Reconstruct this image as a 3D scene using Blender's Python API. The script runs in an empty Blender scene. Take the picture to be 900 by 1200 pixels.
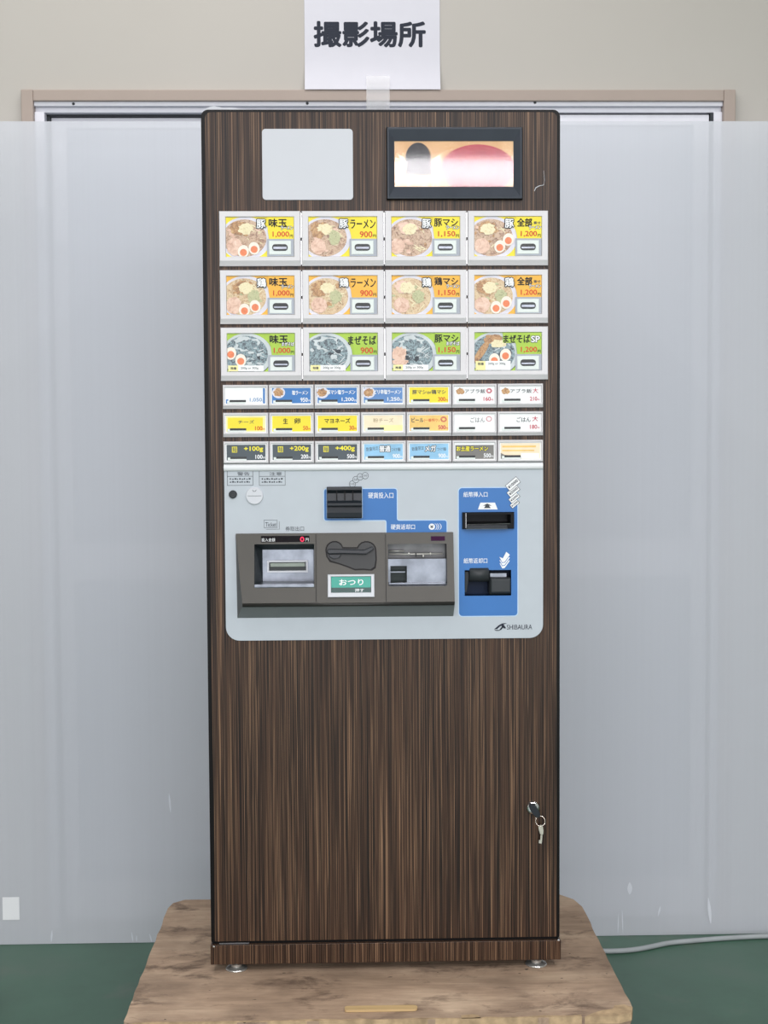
import bpy, bmesh, math, random
from mathutils import Vector, Matrix
from mathutils.geometry import tessellate_polygon
random.seed(7)
scene = bpy.context.scene
COL = scene.collection

# ------------------------------------------------------------------ camera
HT = 0.202                      # height of the platform top above the floor
CAM = Vector((-0.0566, -2.3919, 0.9394 + HT))
YAW, PITCH, ROLL, FPX = -0.0241, -0.0509, -0.0058, 1603.3
_cy, _sy, _cp, _sp, _cr, _sr = math.cos(YAW), math.sin(YAW), math.cos(PITCH), math.sin(PITCH), math.cos(ROLL), math.sin(ROLL)
FW = Vector((-_sy * _cp, _cy * _cp, _sp))
_r = Vector((_cy, _sy, 0)); _u = _r.cross(FW)
RT = _cr * _r + _sr * _u; UP = -_sr * _r + _cr * _u
cam_data = bpy.data.cameras.new('camera')
cam_data.sensor_fit = 'HORIZONTAL'; cam_data.sensor_width = 36.0; cam_data.lens = 36.0 * FPX / 900.0
cam_data.clip_start = 0.05; cam_data.clip_end = 100
cam = bpy.data.objects.new('camera', cam_data); COL.objects.link(cam)
M4 = Matrix.Identity(4)
for i in range(3):
    M4[i][0] = RT[i]; M4[i][1] = UP[i]; M4[i][2] = -FW[i]; M4[i][3] = CAM[i]
cam.matrix_world = M4
scene.camera = cam

# ------------------------------------------------------------------ world, lights, exposure
world = bpy.data.worlds.new('world'); scene.world = world; world.use_nodes = True
wb = world.node_tree.nodes['Background']
wb.inputs['Color'].default_value = (0.86, 0.93, 1.0, 1); wb.inputs['Strength'].default_value = 0.35

def area(name, loc, size, power, aim, color=(1, 1, 1)):
    l = bpy.data.lights.new(name, 'AREA'); l.shape = 'RECTANGLE'; l.size, l.size_y = size
    l.energy = power; l.color = color
    o = bpy.data.objects.new(name, l); COL.objects.link(o); o.location = loc
    o.rotation_euler = Vector(aim).to_track_quat('-Z', 'Y').to_euler()
    return o
# frontal light added at the unseen far end, shaped like an open shutter
area('added_front_light', (0.0, -7.9, 1.45), (6.4, 2.8), 170, (0, 1, 0), (0.95, 0.945, 1.0))
# fluorescent ceiling fixtures of the hall: a tube by the wall, rows above the photo spot, a bank at the far end
area('ceiling_tube_a', (-0.35, 0.06, 3.05), (1.6, 0.05), 15, (0, 0, -1), (1.0, 0.955, 0.965))
area('ceiling_tube_b', (-1.0, -1.3, 3.05), (0.08, 1.6), 12, (0, 0, -1), (1.0, 0.955, 0.965))
area('ceiling_tube_c', (1.5, -1.6, 3.05), (0.08, 1.6), 17, (0, 0, -1), (1.0, 0.955, 0.965))
area('ceiling_row_d', (0.2, -2.9, 3.05), (4.5, 0.12), 70, (0, 0, -1), (1.0, 0.955, 0.985))
area('ceiling_row_e', (0.2, -4.6, 3.05), (4.5, 0.12), 80, (0, 0, -1), (1.0, 0.955, 0.985))
area('ceiling_bank_f', (0.8, -7.46, 3.05), (3.6, 1.03), 270, (0, 0, -1), (1.0, 0.96, 0.985))
scene.view_settings.view_transform = 'Standard'
scene.view_settings.look = 'None'
scene.view_settings.exposure = 0.0
scene.view_settings.gamma = 1.0
scene.view_settings.use_curve_mapping = False
try:
    scene.cycles.use_denoising = True
    scene.cycles.max_bounces = 10
    scene.cycles.transparent_max_bounces = 12
except Exception:
    pass

# ------------------------------------------------------------------ pixel helpers (photo pixel -> point on a real plane)
def ray(px, py):
    return FW + RT * ((px - 450) / FPX) + UP * ((600 - py) / FPX)
def on_y(px, py, y):
    d = ray(px, py); return CAM + d * ((y - CAM.y) / d.y)
def on_z(px, py, z):
    d = ray(px, py); return CAM + d * ((z - CAM.z) / d.z)
def mp(px, py, y=0.0):
    """machine-local (x, z) of a photo pixel on the plane y"""
    p = on_y(px, py, y); return p.x, p.z - HT
def mrect(x0, y0, x1, y1, y=0.0):
    """pixel rectangle -> local (x0, x1, z0, z1)"""
    xm, ym = (x0 + x1) / 2, (y0 + y1) / 2
    return mp(x0, ym, y)[0], mp(x1, ym, y)[0], mp(xm, y1, y)[1], mp(xm, y0, y)[1]

# ------------------------------------------------------------------ materials
def lin(c):
    def f(v):
        v /= 255.0
        return v / 12.92 if v <= 0.04045 else ((v + 0.055) / 1.055) ** 2.4
    return (f(c[0]), f(c[1]), f(c[2]), 1.0)
MATS = {}
def mat(name, col, rough=0.5, metal=0.0, var=0.06, scale=30.0, coat=0.0, emit=0.0, spec=0.3, bump=0.0, stretch=(1, 1, 1)):
    if name in MATS: return MATS[name]
    m = bpy.data.materials.new(name); m.use_nodes = True
    nt = m.node_tree; b = nt.nodes['Principled BSDF']
    b.inputs['Roughness'].default_value = rough; b.inputs['Metallic'].default_value = metal
    b.inputs['Coat Weight'].default_value = coat; b.inputs['Coat Roughness'].default_value = 0.08
    b.inputs['Specular IOR Level'].default_value = spec
    tc = nt.nodes.new('ShaderNodeTexCoord'); mapn = nt.nodes.new('ShaderNodeMapping')
    mapn.inputs['Scale'].default_value = stretch
    no = nt.nodes.new('ShaderNodeTexNoise'); no.inputs['Scale'].default_value = scale; no.inputs['Detail'].default_value = 4
    nt.links.new(tc.outputs['Object'], mapn.inputs['Vector']); nt.links.new(mapn.outputs['Vector'], no.inputs['Vector'])
    rp = nt.nodes.new('ShaderNodeValToRGB')
    c = lin(col)
    rp.color_ramp.elements[0].position = 0.3; rp.color_ramp.elements[1].position = 0.7
    rp.color_ramp.elements[0].color = tuple(max(0, v * (1 - var)) for v in c[:3]) + (1,)
    rp.color_ramp.elements[1].color = tuple(min(1, v * (1 + var)) for v in c[:3]) + (1,)
    nt.links.new(no.outputs['Fac'], rp.inputs['Fac']); nt.links.new(rp.outputs['Color'], b.inputs['Base Color'])
    if emit > 0:
        nt.links.new(rp.outputs['Color'], b.inputs['Emission Color']); b.inputs['Emission Strength'].default_value = emit
    if bump > 0:
        bp = nt.nodes.new('ShaderNodeBump'); bp.inputs['Strength'].default_value = bump; bp.inputs['Distance'].default_value = 0.002
        nt.links.new(no.outputs['Fac'], bp.inputs['Height']); nt.links.new(bp.outputs['Normal'], b.inputs['Normal'])
    MATS[name] = m
    return m
def nodes_of(name, rough=0.5):
    m = bpy.data.materials.new(name); m.use_nodes = True
    nt = m.node_tree; b = nt.nodes['Principled BSDF']; b.inputs['Roughness'].default_value = rough
    tc = nt.nodes.new('ShaderNodeTexCoord'); MATS[name] = m
    return m, nt, b, tc.outputs['Object']
def noise(nt, vec, scale, mul=(1, 1, 1), detail=4.0, rough=0.5, dist=0.0):
    mp_ = nt.nodes.new('ShaderNodeMapping'); mp_.inputs['Scale'].default_value = mul
    n = nt.nodes.new('ShaderNodeTexNoise'); n.inputs['Scale'].default_value = scale
    n.inputs['Detail'].default_value = detail; n.inputs['Roughness'].default_value = rough; n.inputs['Distortion'].default_value = dist
    nt.links.new(vec, mp_.inputs['Vector']); nt.links.new(mp_.outputs['Vector'], n.inputs['Vector'])
    return n.outputs['Fac']
def ramp(nt, fac, stops):
    r = nt.nodes.new('ShaderNodeValToRGB'); e = r.color_ramp.elements
    e[0].position, e[0].color = stops[0]; e[1].position, e[1].color = stops[-1]
    for p_, c_ in stops[1:-1]:
        q = e.new(p_); q.color = c_
    nt.links.new(fac, r.inputs['Fac']); return r.outputs['Color']
def mixc(nt, fac, a, b, mode='MIX'):
    m = nt.nodes.new('ShaderNodeMix'); m.data_type = 'RGBA'; m.blend_type = mode
    if isinstance(fac, float): m.inputs['Factor'].default_value = fac
    else: nt.links.new(fac, m.inputs['Factor'])
    for s, v in (('A', a), ('B', b)):
        sock = [i for i in m.inputs if i.name == s and i.type == 'RGBA'][0]
        if isinstance(v, tuple): sock.default_value = v
        else: nt.links.new(v, sock)
    return [o for o in m.outputs if o.type == 'RGBA'][0]
G = lambda v: (v, v, v, 1)

def wood_laminate():
    m, nt, b, vec = nodes_of('dark_striped_laminate', 0.36); b.inputs['Specular IOR Level'].default_value = 0.26
    base = ramp(nt, noise(nt, vec, 1.0, (70, 70, 0.3), 6, 0.7), [(0.3, lin((54, 37, 27))), (0.5, lin((71, 50, 37))), (0.7, lin((88, 64, 47)))])
    fine = noise(nt, vec, 1.0, (700, 700, 2.4), 3, 0.7)
    darkl = ramp(nt, fine, [(0.36, lin((70, 52, 42))), (0.54, G(1.0))])
    c = mixc(nt, 0.9, base, darkl, 'MULTIPLY')
    brk = ramp(nt, noise(nt, vec, 1.0, (260, 260, 4.0), 2, 0.5), [(0.36, G(0.1)), (0.62, G(1))])
    for fr, lo, hi in ((900, 0.56, 0.61), (640, 0.585, 0.63)):
        lf = ramp(nt, noise(nt, vec, 1.0, (fr, fr + 7, 2.2), 2, 0.6), [(lo, G(0)), (hi, G(0.8))])
        c = mixc(nt, mixc(nt, 1.0, lf, brk, 'MULTIPLY'), c, lin((152, 120, 93)))
    for fr, lo, hi in ((800, 0.40, 0.45), (520, 0.38, 0.42)):
        dk = ramp(nt, noise(nt, vec, 1.0, (fr, fr + 11, 1.8), 2, 0.5), [(lo, G(0.9)), (hi, G(0))])
        c = mixc(nt, dk, c, lin((20, 13, 10)))
    nt.links.new(c, b.inputs['Base Color'])
    bp = nt.nodes.new('ShaderNodeBump'); bp.inputs['Strength'].default_value = 0.12; bp.inputs['Distance'].default_value = 0.0006
    nt.links.new(fine, bp.inputs['Height']); nt.links.new(bp.outputs['Normal'], b.inputs['Normal'])
    return m
def worn_plywood():
    m, nt, b, vec = nodes_of('worn_plywood', 0.78)
    base = ramp(nt, noise(nt, vec, 5.0, (0.6, 1.6, 1), 6, 0.62, 0.6), [(0.3, lin((146, 123, 102))), (0.5, lin((184, 158, 134))), (0.7, lin((210, 186, 160)))])
    grain = ramp(nt, noise(nt, vec, 14.0, (1, 9, 1), 5, 0.6), [(0.3, G(0.74)), (0.65, G(1.0))])
    c = mixc(nt, 0.8, base, grain, 'MULTIPLY')
    st = ramp(nt, noise(nt, vec, 13.0, (0.8, 1.3, 1), 6, 0.68, 0.4), [(0.54, G(0)), (0.68, G(0.8))])
    c = mixc(nt, st, c, lin((82, 64, 52)))
    big = ramp(nt, noise(nt, vec, 4.2, (1, 1.2, 1), 5, 0.6), [(0.46, G(0)), (0.66, G(0.7))])
    c = mixc(nt, big, c, lin((122, 103, 87)))
    sp = ramp(nt, noise(nt, vec, 70.0, (1, 1.6, 1), 1, 0.4), [(0.76, G(0)), (0.79, G(0.9))])
    c = mixc(nt, sp, c, lin((48, 38, 32)))
    nt.links.new(c, b.inputs['Base Color'])
    bp = nt.nodes.new('ShaderNodeBump'); bp.inputs['Strength'].default_value = 0.35; bp.inputs['Distance'].default_value = 0.002
    nt.links.new(noise(nt, vec, 40, (1, 5, 1), 5), bp.inputs['Height']); nt.links.new(bp.outputs['Normal'], b.inputs['Normal'])
    return m
def green_floor():
    m, nt, b, vec = nodes_of('green_floor_paint', 0.42)
    c = ramp(nt, noise(nt, vec, 3.0, (1, 1, 1), 5, 0.6), [(0.3, lin((56, 87, 71))), (0.55, lin((67, 102, 84))), (0.75, lin((80, 105, 91)))])
    st = ramp(nt, noise(nt, vec, 8.0, (1, 1, 1), 3), [(0.6, G(0)), (0.75, G(0.55))])
    c = mixc(nt, st, c, lin((96, 104, 94)))
    sp = ramp(nt, noise(nt, vec, 45.0, (1, 1, 1), 1), [(0.77, G(0)), (0.8, G(0.8))])
    c = mixc(nt, sp, c, lin((52, 66, 60)))
    nt.links.new(c, b.inputs['Base Color']); return m
def frosted_sheet():
    m = bpy.data.materials.new('frosted_plastic'); m.use_nodes = True; nt = m.node_tree
    nt.nodes.remove(nt.nodes['Principled BSDF']); out = nt.nodes['Material Output']
    tc = nt.nodes.new('ShaderNodeTexCoord'); vec = tc.outputs['Object']
    col = ramp(nt, noise(nt, vec, 1.0, (1.6, 1, 0.7), 3), [(0.3, lin((230, 234, 241))), (0.7, lin((236, 239, 245)))])
    fib = ramp(nt, noise(nt, vec, 1.0, (190, 1, 0.6), 2), [(0.3, G(0.982)), (0.7, G(1))])
    col = mixc(nt, 1.0, col, fib, 'MULTIPLY')
    df = nt.nodes.new('ShaderNodeBsdfDiffuse'); tl = nt.nodes.new('ShaderNodeBsdfTranslucent'); tr = nt.nodes.new('ShaderNodeBsdfTransparent')
    gl = nt.nodes.new('ShaderNodeBsdfGlossy'); gl.inputs['Roughness'].default_value = 0.28
    for n in (df, tl): nt.links.new(col, n.inputs['Color'])
    def mix(f, a, b):
        x = nt.nodes.new('ShaderNodeMixShader'); x.inputs[0].default_value = f
        nt.links.new(a.outputs[0], x.inputs[1]); nt.links.new(b.outputs[0], x.inputs[2]); return x
    a = mix(0.30, df, tl); a = mix(0.40, a, tr); a = mix(0.05, a, gl)
    nt.links.new(a.outputs[0], out.inputs['Surface']); MATS['frosted'] = m
    return m
def food(name, cols, scale):
    m, nt, b, vec = nodes_of(name, 0.25)
    f = noise(nt, vec, scale, (1, 1, 1), 4, 0.7, 1.2)
    n = len(cols)
    c = ramp(nt, f, [(0.28 + 0.44 * i / (n - 1), lin(k)) for i, k in enumerate(cols)])
    nt.links.new(c, b.inputs['Base Color']); return m

LAM = wood_laminate(); PLY = worn_plywood(); FLOOR = green_floor(); FROST = frosted_sheet()
BLACK = mat('black_trim', (14, 12, 12), 0.35, spec=0.15)
BODY = mat('cabinet_brown_steel', (50, 38, 32), 0.45)
PLATE = mat('pale_grey_plate', (186, 194, 201), 0.3, var=0.02, coat=0.1)
BEZEL = mat('button_bezel_plastic', (224, 222, 224), 0.35, var=0.02)
SWITCHW = mat('switch_white', (228, 236, 232), 0.3, var=0.02)
SWITCHG = mat('switch_bay_grey', (172, 178, 188), 0.4)
SLOTD = mat('slot_dark', (46, 50, 50), 0.25)
CHROME = mat('chrome', (205, 205, 205), 0.12, 1.0, var=0.03)
STEEL = mat('brushed_steel', (130, 134, 142), 0.32, 1.0, var=0.25, scale=40)
CONSOLE = mat('console_grey_brown', (68, 66, 61), 0.34, 0.2, var=0.04)
CONSOLE_D = mat('console_underside', (122, 128, 130), 0.45, 0.0, var=0.04)
BLUE = mat('blue_print', (60, 118, 186), 0.32, var=0.04, scale=8)
BLUEEDGE = mat('pale_blue_edge', (186, 212, 236), 0.35)
DKPL = mat('dark_plastic', (32, 37, 43), 0.32)
DKPL2 = mat('charcoal_plastic', (50, 54, 57), 0.38)
LCDF = mat('display_bezel', (62, 67, 76), 0.4)
WHITEB = mat('white_board', (208, 211, 217), 0.35, var=0.015, scale=12)
WHITE = mat('white_print', (240, 242, 244), 0.4, var=0.01)
INK = mat('black_ink', (26, 26, 28), 0.5)
INKG = mat('grey_ink', (70, 76, 82), 0.5)
NAVY = mat('navy_ink', (36, 42, 56), 0.6)
RED = mat('red_ink', (214, 74, 40), 0.45)
REDS = mat('crimson_ink', (196, 60, 84), 0.45)
YELLOW = mat('yellow_print', (246, 226, 50), 0.3, var=0.03)
ORANGE = mat('orange_print', (246, 186, 66), 0.3, var=0.05)
LIME = mat('lime_print', (172, 206, 70), 0.3, var=0.05)
SBLUE = mat('card_blue', (58, 122, 190), 0.3, var=0.06)
SLATE = mat('card_slate', (76, 86, 92), 0.3)
SKY = mat('card_sky', (150, 202, 236), 0.3, var=0.12)
PALEY = mat('card_pale_yellow', (250, 240, 170), 0.3, var=0.08)
PALEO = mat('card_pale_orange', (248, 206, 120), 0.3, var=0.1, scale=60)
GLARE_CREAM = mat('card_glare_cream', (252, 232, 200), 0.3, var=0.05, scale=60)  # card colour bleached by lamp glare that is painted in
GREY = mat('card_grey', (128, 126, 122), 0.35)
CARDW = mat('card_white', (246, 248, 248), 0.25, var=0.02)
YTXT = mat('yellow_text', (250, 236, 60), 0.4)
GREENB = mat('green_button', (36, 158, 140), 0.25, var=0.05)
GREEND = mat('dark_green_button', (22, 68, 64), 0.25)
BOWLW = mat('bowl_print', (224, 222, 232), 0.3, var=0.08, scale=50)
BOWLG = mat('bowl_print_grey', (206, 214, 216), 0.3, var=0.1, scale=50)
EGGW = mat('egg_white_print', (248, 238, 224), 0.3, var=0.03)
YOLK = mat('yolk_print', (238, 136, 92), 0.3, var=0.12, scale=200)
SOUP = food('soup_print', [(74, 50, 40), (168, 130, 102), (216, 186, 156), (112, 80, 62)], 170)
SOUP2 = food('soup_print_light', [(120, 84, 56), (200, 166, 124), (226, 204, 164), (150, 118, 76)], 160)
DARKF = food('dark_noodle_print', [(20, 26, 32), (66, 80, 88), (150, 176, 182), (38, 42, 44)], 190)
GRNF = food('leek_print', [(112, 116, 70), (196, 196, 148), (150, 160, 110)], 200)
PORK = food('pork_print', [(186, 136, 110), (230, 192, 168), (242, 214, 196)], 90)
HEAP = food('garlic_print', [(200, 176, 112), (240, 230, 190), (222, 204, 146)], 190)
BROWNF = food('brown_topping_print', [(86, 54, 32), (180, 130, 76), (222, 186, 130)], 140)
LCDG = food('display_warm', [(206, 164, 116), (216, 178, 132), (224, 192, 150)], 9)
for _m in ('display_warm',):
    _b = MATS[_m].node_tree.nodes['Principled BSDF']; _l = _b.inputs['Base Color'].links[0].from_socket
    MATS[_m].node_tree.links.new(_l, _b.inputs['Emission Color']); _b.inputs['Emission Strength'].default_value = 0.16; _b.inputs['Roughness'].default_value = 0.6
LCDR = mat('display_red', (186, 84, 96), 0.6, emit=0.16)
LCDK = mat('display_dark', (62, 60, 66), 0.6, emit=0.1)
LCDP = mat('display_pale', (244, 226, 214), 0.6, emit=0.4)
LEDRED = mat('led_red', (230, 20, 70), 0.4, emit=1.2)
LEDBG = mat('led_window', (12, 6, 12), 0.2, spec=0.05)
LEDP = mat('led_window_purple', (52, 6, 50), 0.2, emit=0.08, spec=0.05)
PAPER = mat('paper', (216, 216, 224), 0.7, var=0.01)
WALL = mat('beige_wallpaper', (191, 187, 180), 0.85, var=0.02, scale=2.0, bump=0.05)
CASING = mat('taupe_casing', (172, 158, 148), 0.5, var=0.03, scale=6, stretch=(1, 1, 1))
ALU = mat('aluminium_frame', (226, 227, 234), 0.35, 0.0, var=0.02)
SASH = mat('door_panel_grey', (166, 175, 188), 0.4, var=0.02)
GASKET = mat('gasket_dark', (54, 58, 62), 0.6)
CEIL = mat('ceiling_board', (214, 214, 210), 0.8)
OTHERW = mat('hall_wall', (190, 188, 182), 0.8)
PALEWOOD = mat('pale_wood', (196, 168, 122), 0.6, var=0.12, scale=10, stretch=(1, 8, 1))
OLDWOOD = mat('aged_lumber', (150, 122, 92), 0.7, var=0.2, scale=12, stretch=(1, 6, 1))
CHIP = mat('chipped_ply', (176, 152, 120), 0.75, var=0.3, scale=60)
CABLE = mat('grey_cable', (158, 164, 166), 0.45)
STICK = mat('white_sticker', (232, 234, 236), 0.6, var=0.01)
RODM = mat('rod_zinc', (206, 204, 198), 0.35, 0.4, var=0.04)
FOOTM = mat('foot_zinc', (196, 196, 192), 0.28, 0.75, var=0.05)
KEYM = mat('key_nickel', (214, 206, 194), 0.22, 1.0, var=0.05)

def clear_glass():
    m = bpy.data.materials.new('clear_cover'); m.use_nodes = True; nt = m.node_tree
    nt.nodes.remove(nt.nodes['Principled BSDF']); out = nt.nodes['Material Output']
    tr = nt.nodes.new('ShaderNodeBsdfTransparent'); gl = nt.nodes.new('ShaderNodeBsdfGlossy'); gl.inputs['Roughness'].default_value = 0.05
    tc = nt.nodes.new('ShaderNodeTexCoord')
    n = noise(nt, tc.outputs['Object'], 20.0); c = ramp(nt, n, [(0.3, G(0.97)), (0.7, G(1.0))]); nt.links.new(c, gl.inputs['Color'])
    fr = nt.nodes.new('ShaderNodeFresnel'); fr.inputs['IOR'].default_value = 1.5
    mx = nt.nodes.new('ShaderNodeMixShader')
    nt.links.new(fr.outputs[0], mx.inputs[0]); nt.links.new(tr.outputs[0], mx.inputs[1]); nt.links.new(gl.outputs[0], mx.inputs[2])
    nt.links.new(mx.outputs[0], out.inputs['Surface']); return m
GLASS = clear_glass()
def tape_mat():
    m = bpy.data.materials.new('clear_tape'); m.use_nodes = True; nt = m.node_tree
    nt.nodes.remove(nt.nodes['Principled BSDF']); out = nt.nodes['Material Output']
    tr = nt.nodes.new('ShaderNodeBsdfTransparent'); df = nt.nodes.new('ShaderNodeBsdfDiffuse'); gl = nt.nodes.new('ShaderNodeBsdfGlossy')
    gl.inputs['Roughness'].default_value = 0.3
    tc = nt.nodes.new('ShaderNodeTexCoord'); c = ramp(nt, noise(nt, tc.outputs['Object'], 40.0), [(0.3, G(0.75)), (0.7, G(0.85))]); nt.links.new(c, df.inputs['Color'])
    a = nt.nodes.new('ShaderNodeMixShader'); a.inputs[0].default_value = 0.35
    a.inputs[0].default_value = 0.2; nt.links.new(tr.outputs[0], a.inputs[1]); nt.links.new(df.outputs[0], a.inputs[2])
    b = nt.nodes.new('ShaderNodeMixShader'); b.inputs[0].default_value = 0.06
    nt.links.new(a.outputs[0], b.inputs[1]); nt.links.new(gl.outputs[0], b.inputs[2])
    nt.links.new(b.outputs[0], out.inputs['Surface']); return m
TAPE = tape_mat()

# ------------------------------------------------------------------ mesh builder
class MB:
    def __init__(s): s.v = []; s.f = []; s.m = []
    def add(s, pts, faces, mi=0):
        k = len(s.v); s.v += [tuple(p) for p in pts]
        for f in faces: s.f.append(tuple(k + i for i in f)); s.m.append(mi)
    def poly(s, pts2, y, mi=0):                   # flat polygon in the x-z plane facing -y
        s.add([(p[0], y, p[1]) for p in pts2], [tuple(range(len(pts2)))], mi)
    def rect(s, x0, x1, z0, z1, y, mi=0): s.poly([(x0, z0), (x1, z0), (x1, z1), (x0, z1)], y, mi)
    def box(s, x0, x1, y0, y1, z0, z1, mi=0):
        p = [(x, y, z) for x in (x0, x1) for y in (y0, y1) for z in (z0, z1)]
        s.add(p, [(0, 1, 3, 2), (4, 6, 7, 5), (0, 4, 5, 1), (2, 3, 7, 6), (0, 2, 6, 4), (1, 5, 7, 3)], mi)
    def prism(s, outer, holes, y0, y1, mi=0, axis='y'):   # outline with holes, from y0 (front) to y1 (back)
        loops = [outer] + holes; flat = [p for l in loops for p in l]
        tris = tessellate_polygon([[Vector((p[0], p[1], 0)) for p in l] for l in loops])
        P = (lambda p, y: (p[0], y, p[1])) if axis == 'y' else (lambda p, y: (p[0], p[1], y))
        n = len(flat)
        pts = [P(p, y0) for p in flat] + [P(p, y1) for p in flat]
        fs = [tuple(t) for t in tris] + [tuple(n + i for i in t) for t in tris]
        k = 0
        for l in loops:
            for i in range(len(l)):
                j = (i + 1) % len(l); fs.append((k + i, k + j, n + k + j, n + k + i))
            k += len(l)
        s.add(pts, fs, mi)
    def rings(s, rs, mi=0, cap0=False, cap1=False):        # rectangular rings (x0,x1,z0,z1,y) lofted
        pts = []
        for (x0, x1, z0, z1, y) in rs: pts += [(x0, y, z0), (x1, y, z0), (x1, y, z1), (x0, y, z1)]
        fs = []
        for k in range(len(rs) - 1):
            for i in range(4):
                j = (i + 1) % 4; fs.append((4 * k + i, 4 * k + j, 4 * k + 4 + j, 4 * k + 4 + i))
        if cap0: fs.append((3, 2, 1, 0))
        if cap1: e = 4 * (len(rs) - 1); fs.append((e, e + 1, e + 2, e + 3))
        s.add(pts, fs, mi)
    def tube(s, path, r, n=10, mi=0, closed=False):
        path = [Vector(p) for p in path]; N = len(path); pts = []; up = Vector((0.13, 0.21, 1)).normalized()
        for i, p in enumerate(path):
            a = path[(i - 1) % N] if (closed or i > 0) else p; b = path[(i + 1) % N] if (closed or i < N - 1) else p
            t = (b - a).normalized(); u = t.cross(up)
            if u.length < 1e-3: u = t.cross(Vector((1, 0, 0)))
            u.normalize(); w = t.cross(u)
            rr = r[i] if isinstance(r, (list, tuple)) else r
            pts += [p + (u * math.cos(2 * math.pi * k / n) + w * math.sin(2 * math.pi * k / n)) * rr for k in range(n)]
        fs = []
        for i in range(N if closed else N - 1):
            for k in range(n):
                a, b = i * n + k, i * n + (k + 1) % n; c, d = ((i + 1) % N) * n + (k + 1) % n, ((i + 1) % N) * n + k
                fs.append((a, b, c, d))
        if not closed: fs += [tuple(range(n)), tuple((N - 1) * n + k for k in reversed(range(n)))]
        s.add(pts, fs, mi)
    def lathe(s, prof, c, axis='z', n=24, mi=0):           # prof (radius, offset along axis)
        pts = []
        for r, h in prof:
            for k in range(n):
                a = 2 * math.pi * k / n
                if axis == 'z': pts.append((c[0] + r * math.cos(a), c[1] + r * math.sin(a), c[2] + h))
                elif axis == 'y': pts.append((c[0] + r * math.cos(a), c[1] + h, c[2] + r * math.sin(a)))
                else: pts.append((c[0] + h, c[1] + r * math.cos(a), c[2] + r * math.sin(a)))
        fs = []
        for i in range(len(prof) - 1):
            for k in range(n):
                fs.append((i * n + k, i * n + (k + 1) % n, (i + 1) * n + (k + 1) % n, (i + 1) * n + k))
        fs += [tuple(range(n)), tuple((len(prof) - 1) * n + k for k in range(n))]
        s.add(pts, fs, mi)
    def build(s, name, mats, parent=None, smooth=False, bevel=0.0, recalc=True, label=None):
        me = bpy.data.meshes.new(name); me.from_pydata(s.v, [], s.f)
        for m in (mats if isinstance(mats, (list, tuple)) else [mats]): me.materials.append(m)
        for p, mi in zip(me.polygons, s.m): p.material_index = mi; p.use_smooth = smooth
        if recalc:
            bm = bmesh.new(); bm.from_mesh(me); bmesh.ops.recalc_face_normals(bm, faces=bm.faces); bm.to_mesh(me); bm.free()
        me.update()
        o = bpy.data.objects.new(name, me); COL.objects.link(o)
        if parent: o.parent = parent
        if label: o['label'] = label
        if bevel > 0:
            md = o.modifiers.new('bevel', 'BEVEL'); md.width = bevel; md.segments = 2; md.limit_method = 'ANGLE'; md.angle_limit = math.radians(40)
        return o
def empty(name, loc):
    o = bpy.data.objects.new(name, None); COL.objects.link(o); o.location = loc; o.empty_display_size = 0.1; return o
def tag(o, label=None, cat=None, group=None, kind=None):
    if label: o['label'] = label
    if cat: o['category'] = cat
    if group: o['group'] = group
    if kind: o['kind'] = kind
    return o
def rr(x0, x1, z0, z1, r, n=5):                   # rounded rectangle; r one radius or (bl, br, tr, tl)
    R4 = r if isinstance(r, (list, tuple)) else (r,) * 4
    out = []
    for (cx, cz, a0, q) in ((x0 + R4[0], z0 + R4[0], 180, R4[0]), (x1 - R4[1], z0 + R4[1], 270, R4[1]), (x1 - R4[2], z1 - R4[2], 0, R4[2]), (x0 + R4[3], z1 - R4[3], 90, R4[3])):
        if q <= 1e-6: out.append((cx, cz)); continue
        for i in range(n + 1):
            a = math.radians(a0 + 90 * i / n); out.append((cx + q * math.cos(a), cz + q * math.sin(a)))
    return out
def ell(cx, cz, rx, rz, n=28, rot=0.0):
    c, s_ = math.cos(rot), math.sin(rot); o = []
    for i in range(n):
        a = 2 * math.pi * i / n; x, z = rx * math.cos(a), rz * math.sin(a); o.append((cx + c * x - s_ * z, cz + s_ * x + c * z))
    return o
def blob(cx, cz, rx, rz, seed, n=26, w=0.16):
    rd = random.Random(seed); k = [rd.uniform(1 - w, 1 + w) for _ in range(n)]
    return [(cx + rx * k[i] * math.cos(2 * math.pi * i / n), cz + rz * k[i] * math.sin(2 * math.pi * i / n)) for i in range(n)]
def clip(poly, x0, x1, z0, z1):
    def cut(P, f, inter):
        out = []
        for i in range(len(P)):
            a, b = P[i - 1], P[i]
            if f(b):
                if not f(a): out.append(inter(a, b))
                out.append(b)
            elif f(a): out.append(inter(a, b))
        return out
    def ix(v): return lambda a, b: (v, a[1] + (b[1] - a[1]) * (v - a[0]) / (b[0] - a[0]))
    def iz(v): return lambda a, b: (a[0] + (b[0] - a[0]) * (v - a[1]) / (b[1] - a[1]), v)
    for f, g in ((lambda p: p[0] >= x0, ix(x0)), (lambda p: p[0] <= x1, ix(x1)), (lambda p: p[1] >= z0, iz(z0)), (lambda p: p[1] <= z1, iz(z1))):
        if not poly: break
        poly = cut(poly, f, g)
    return poly

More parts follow.
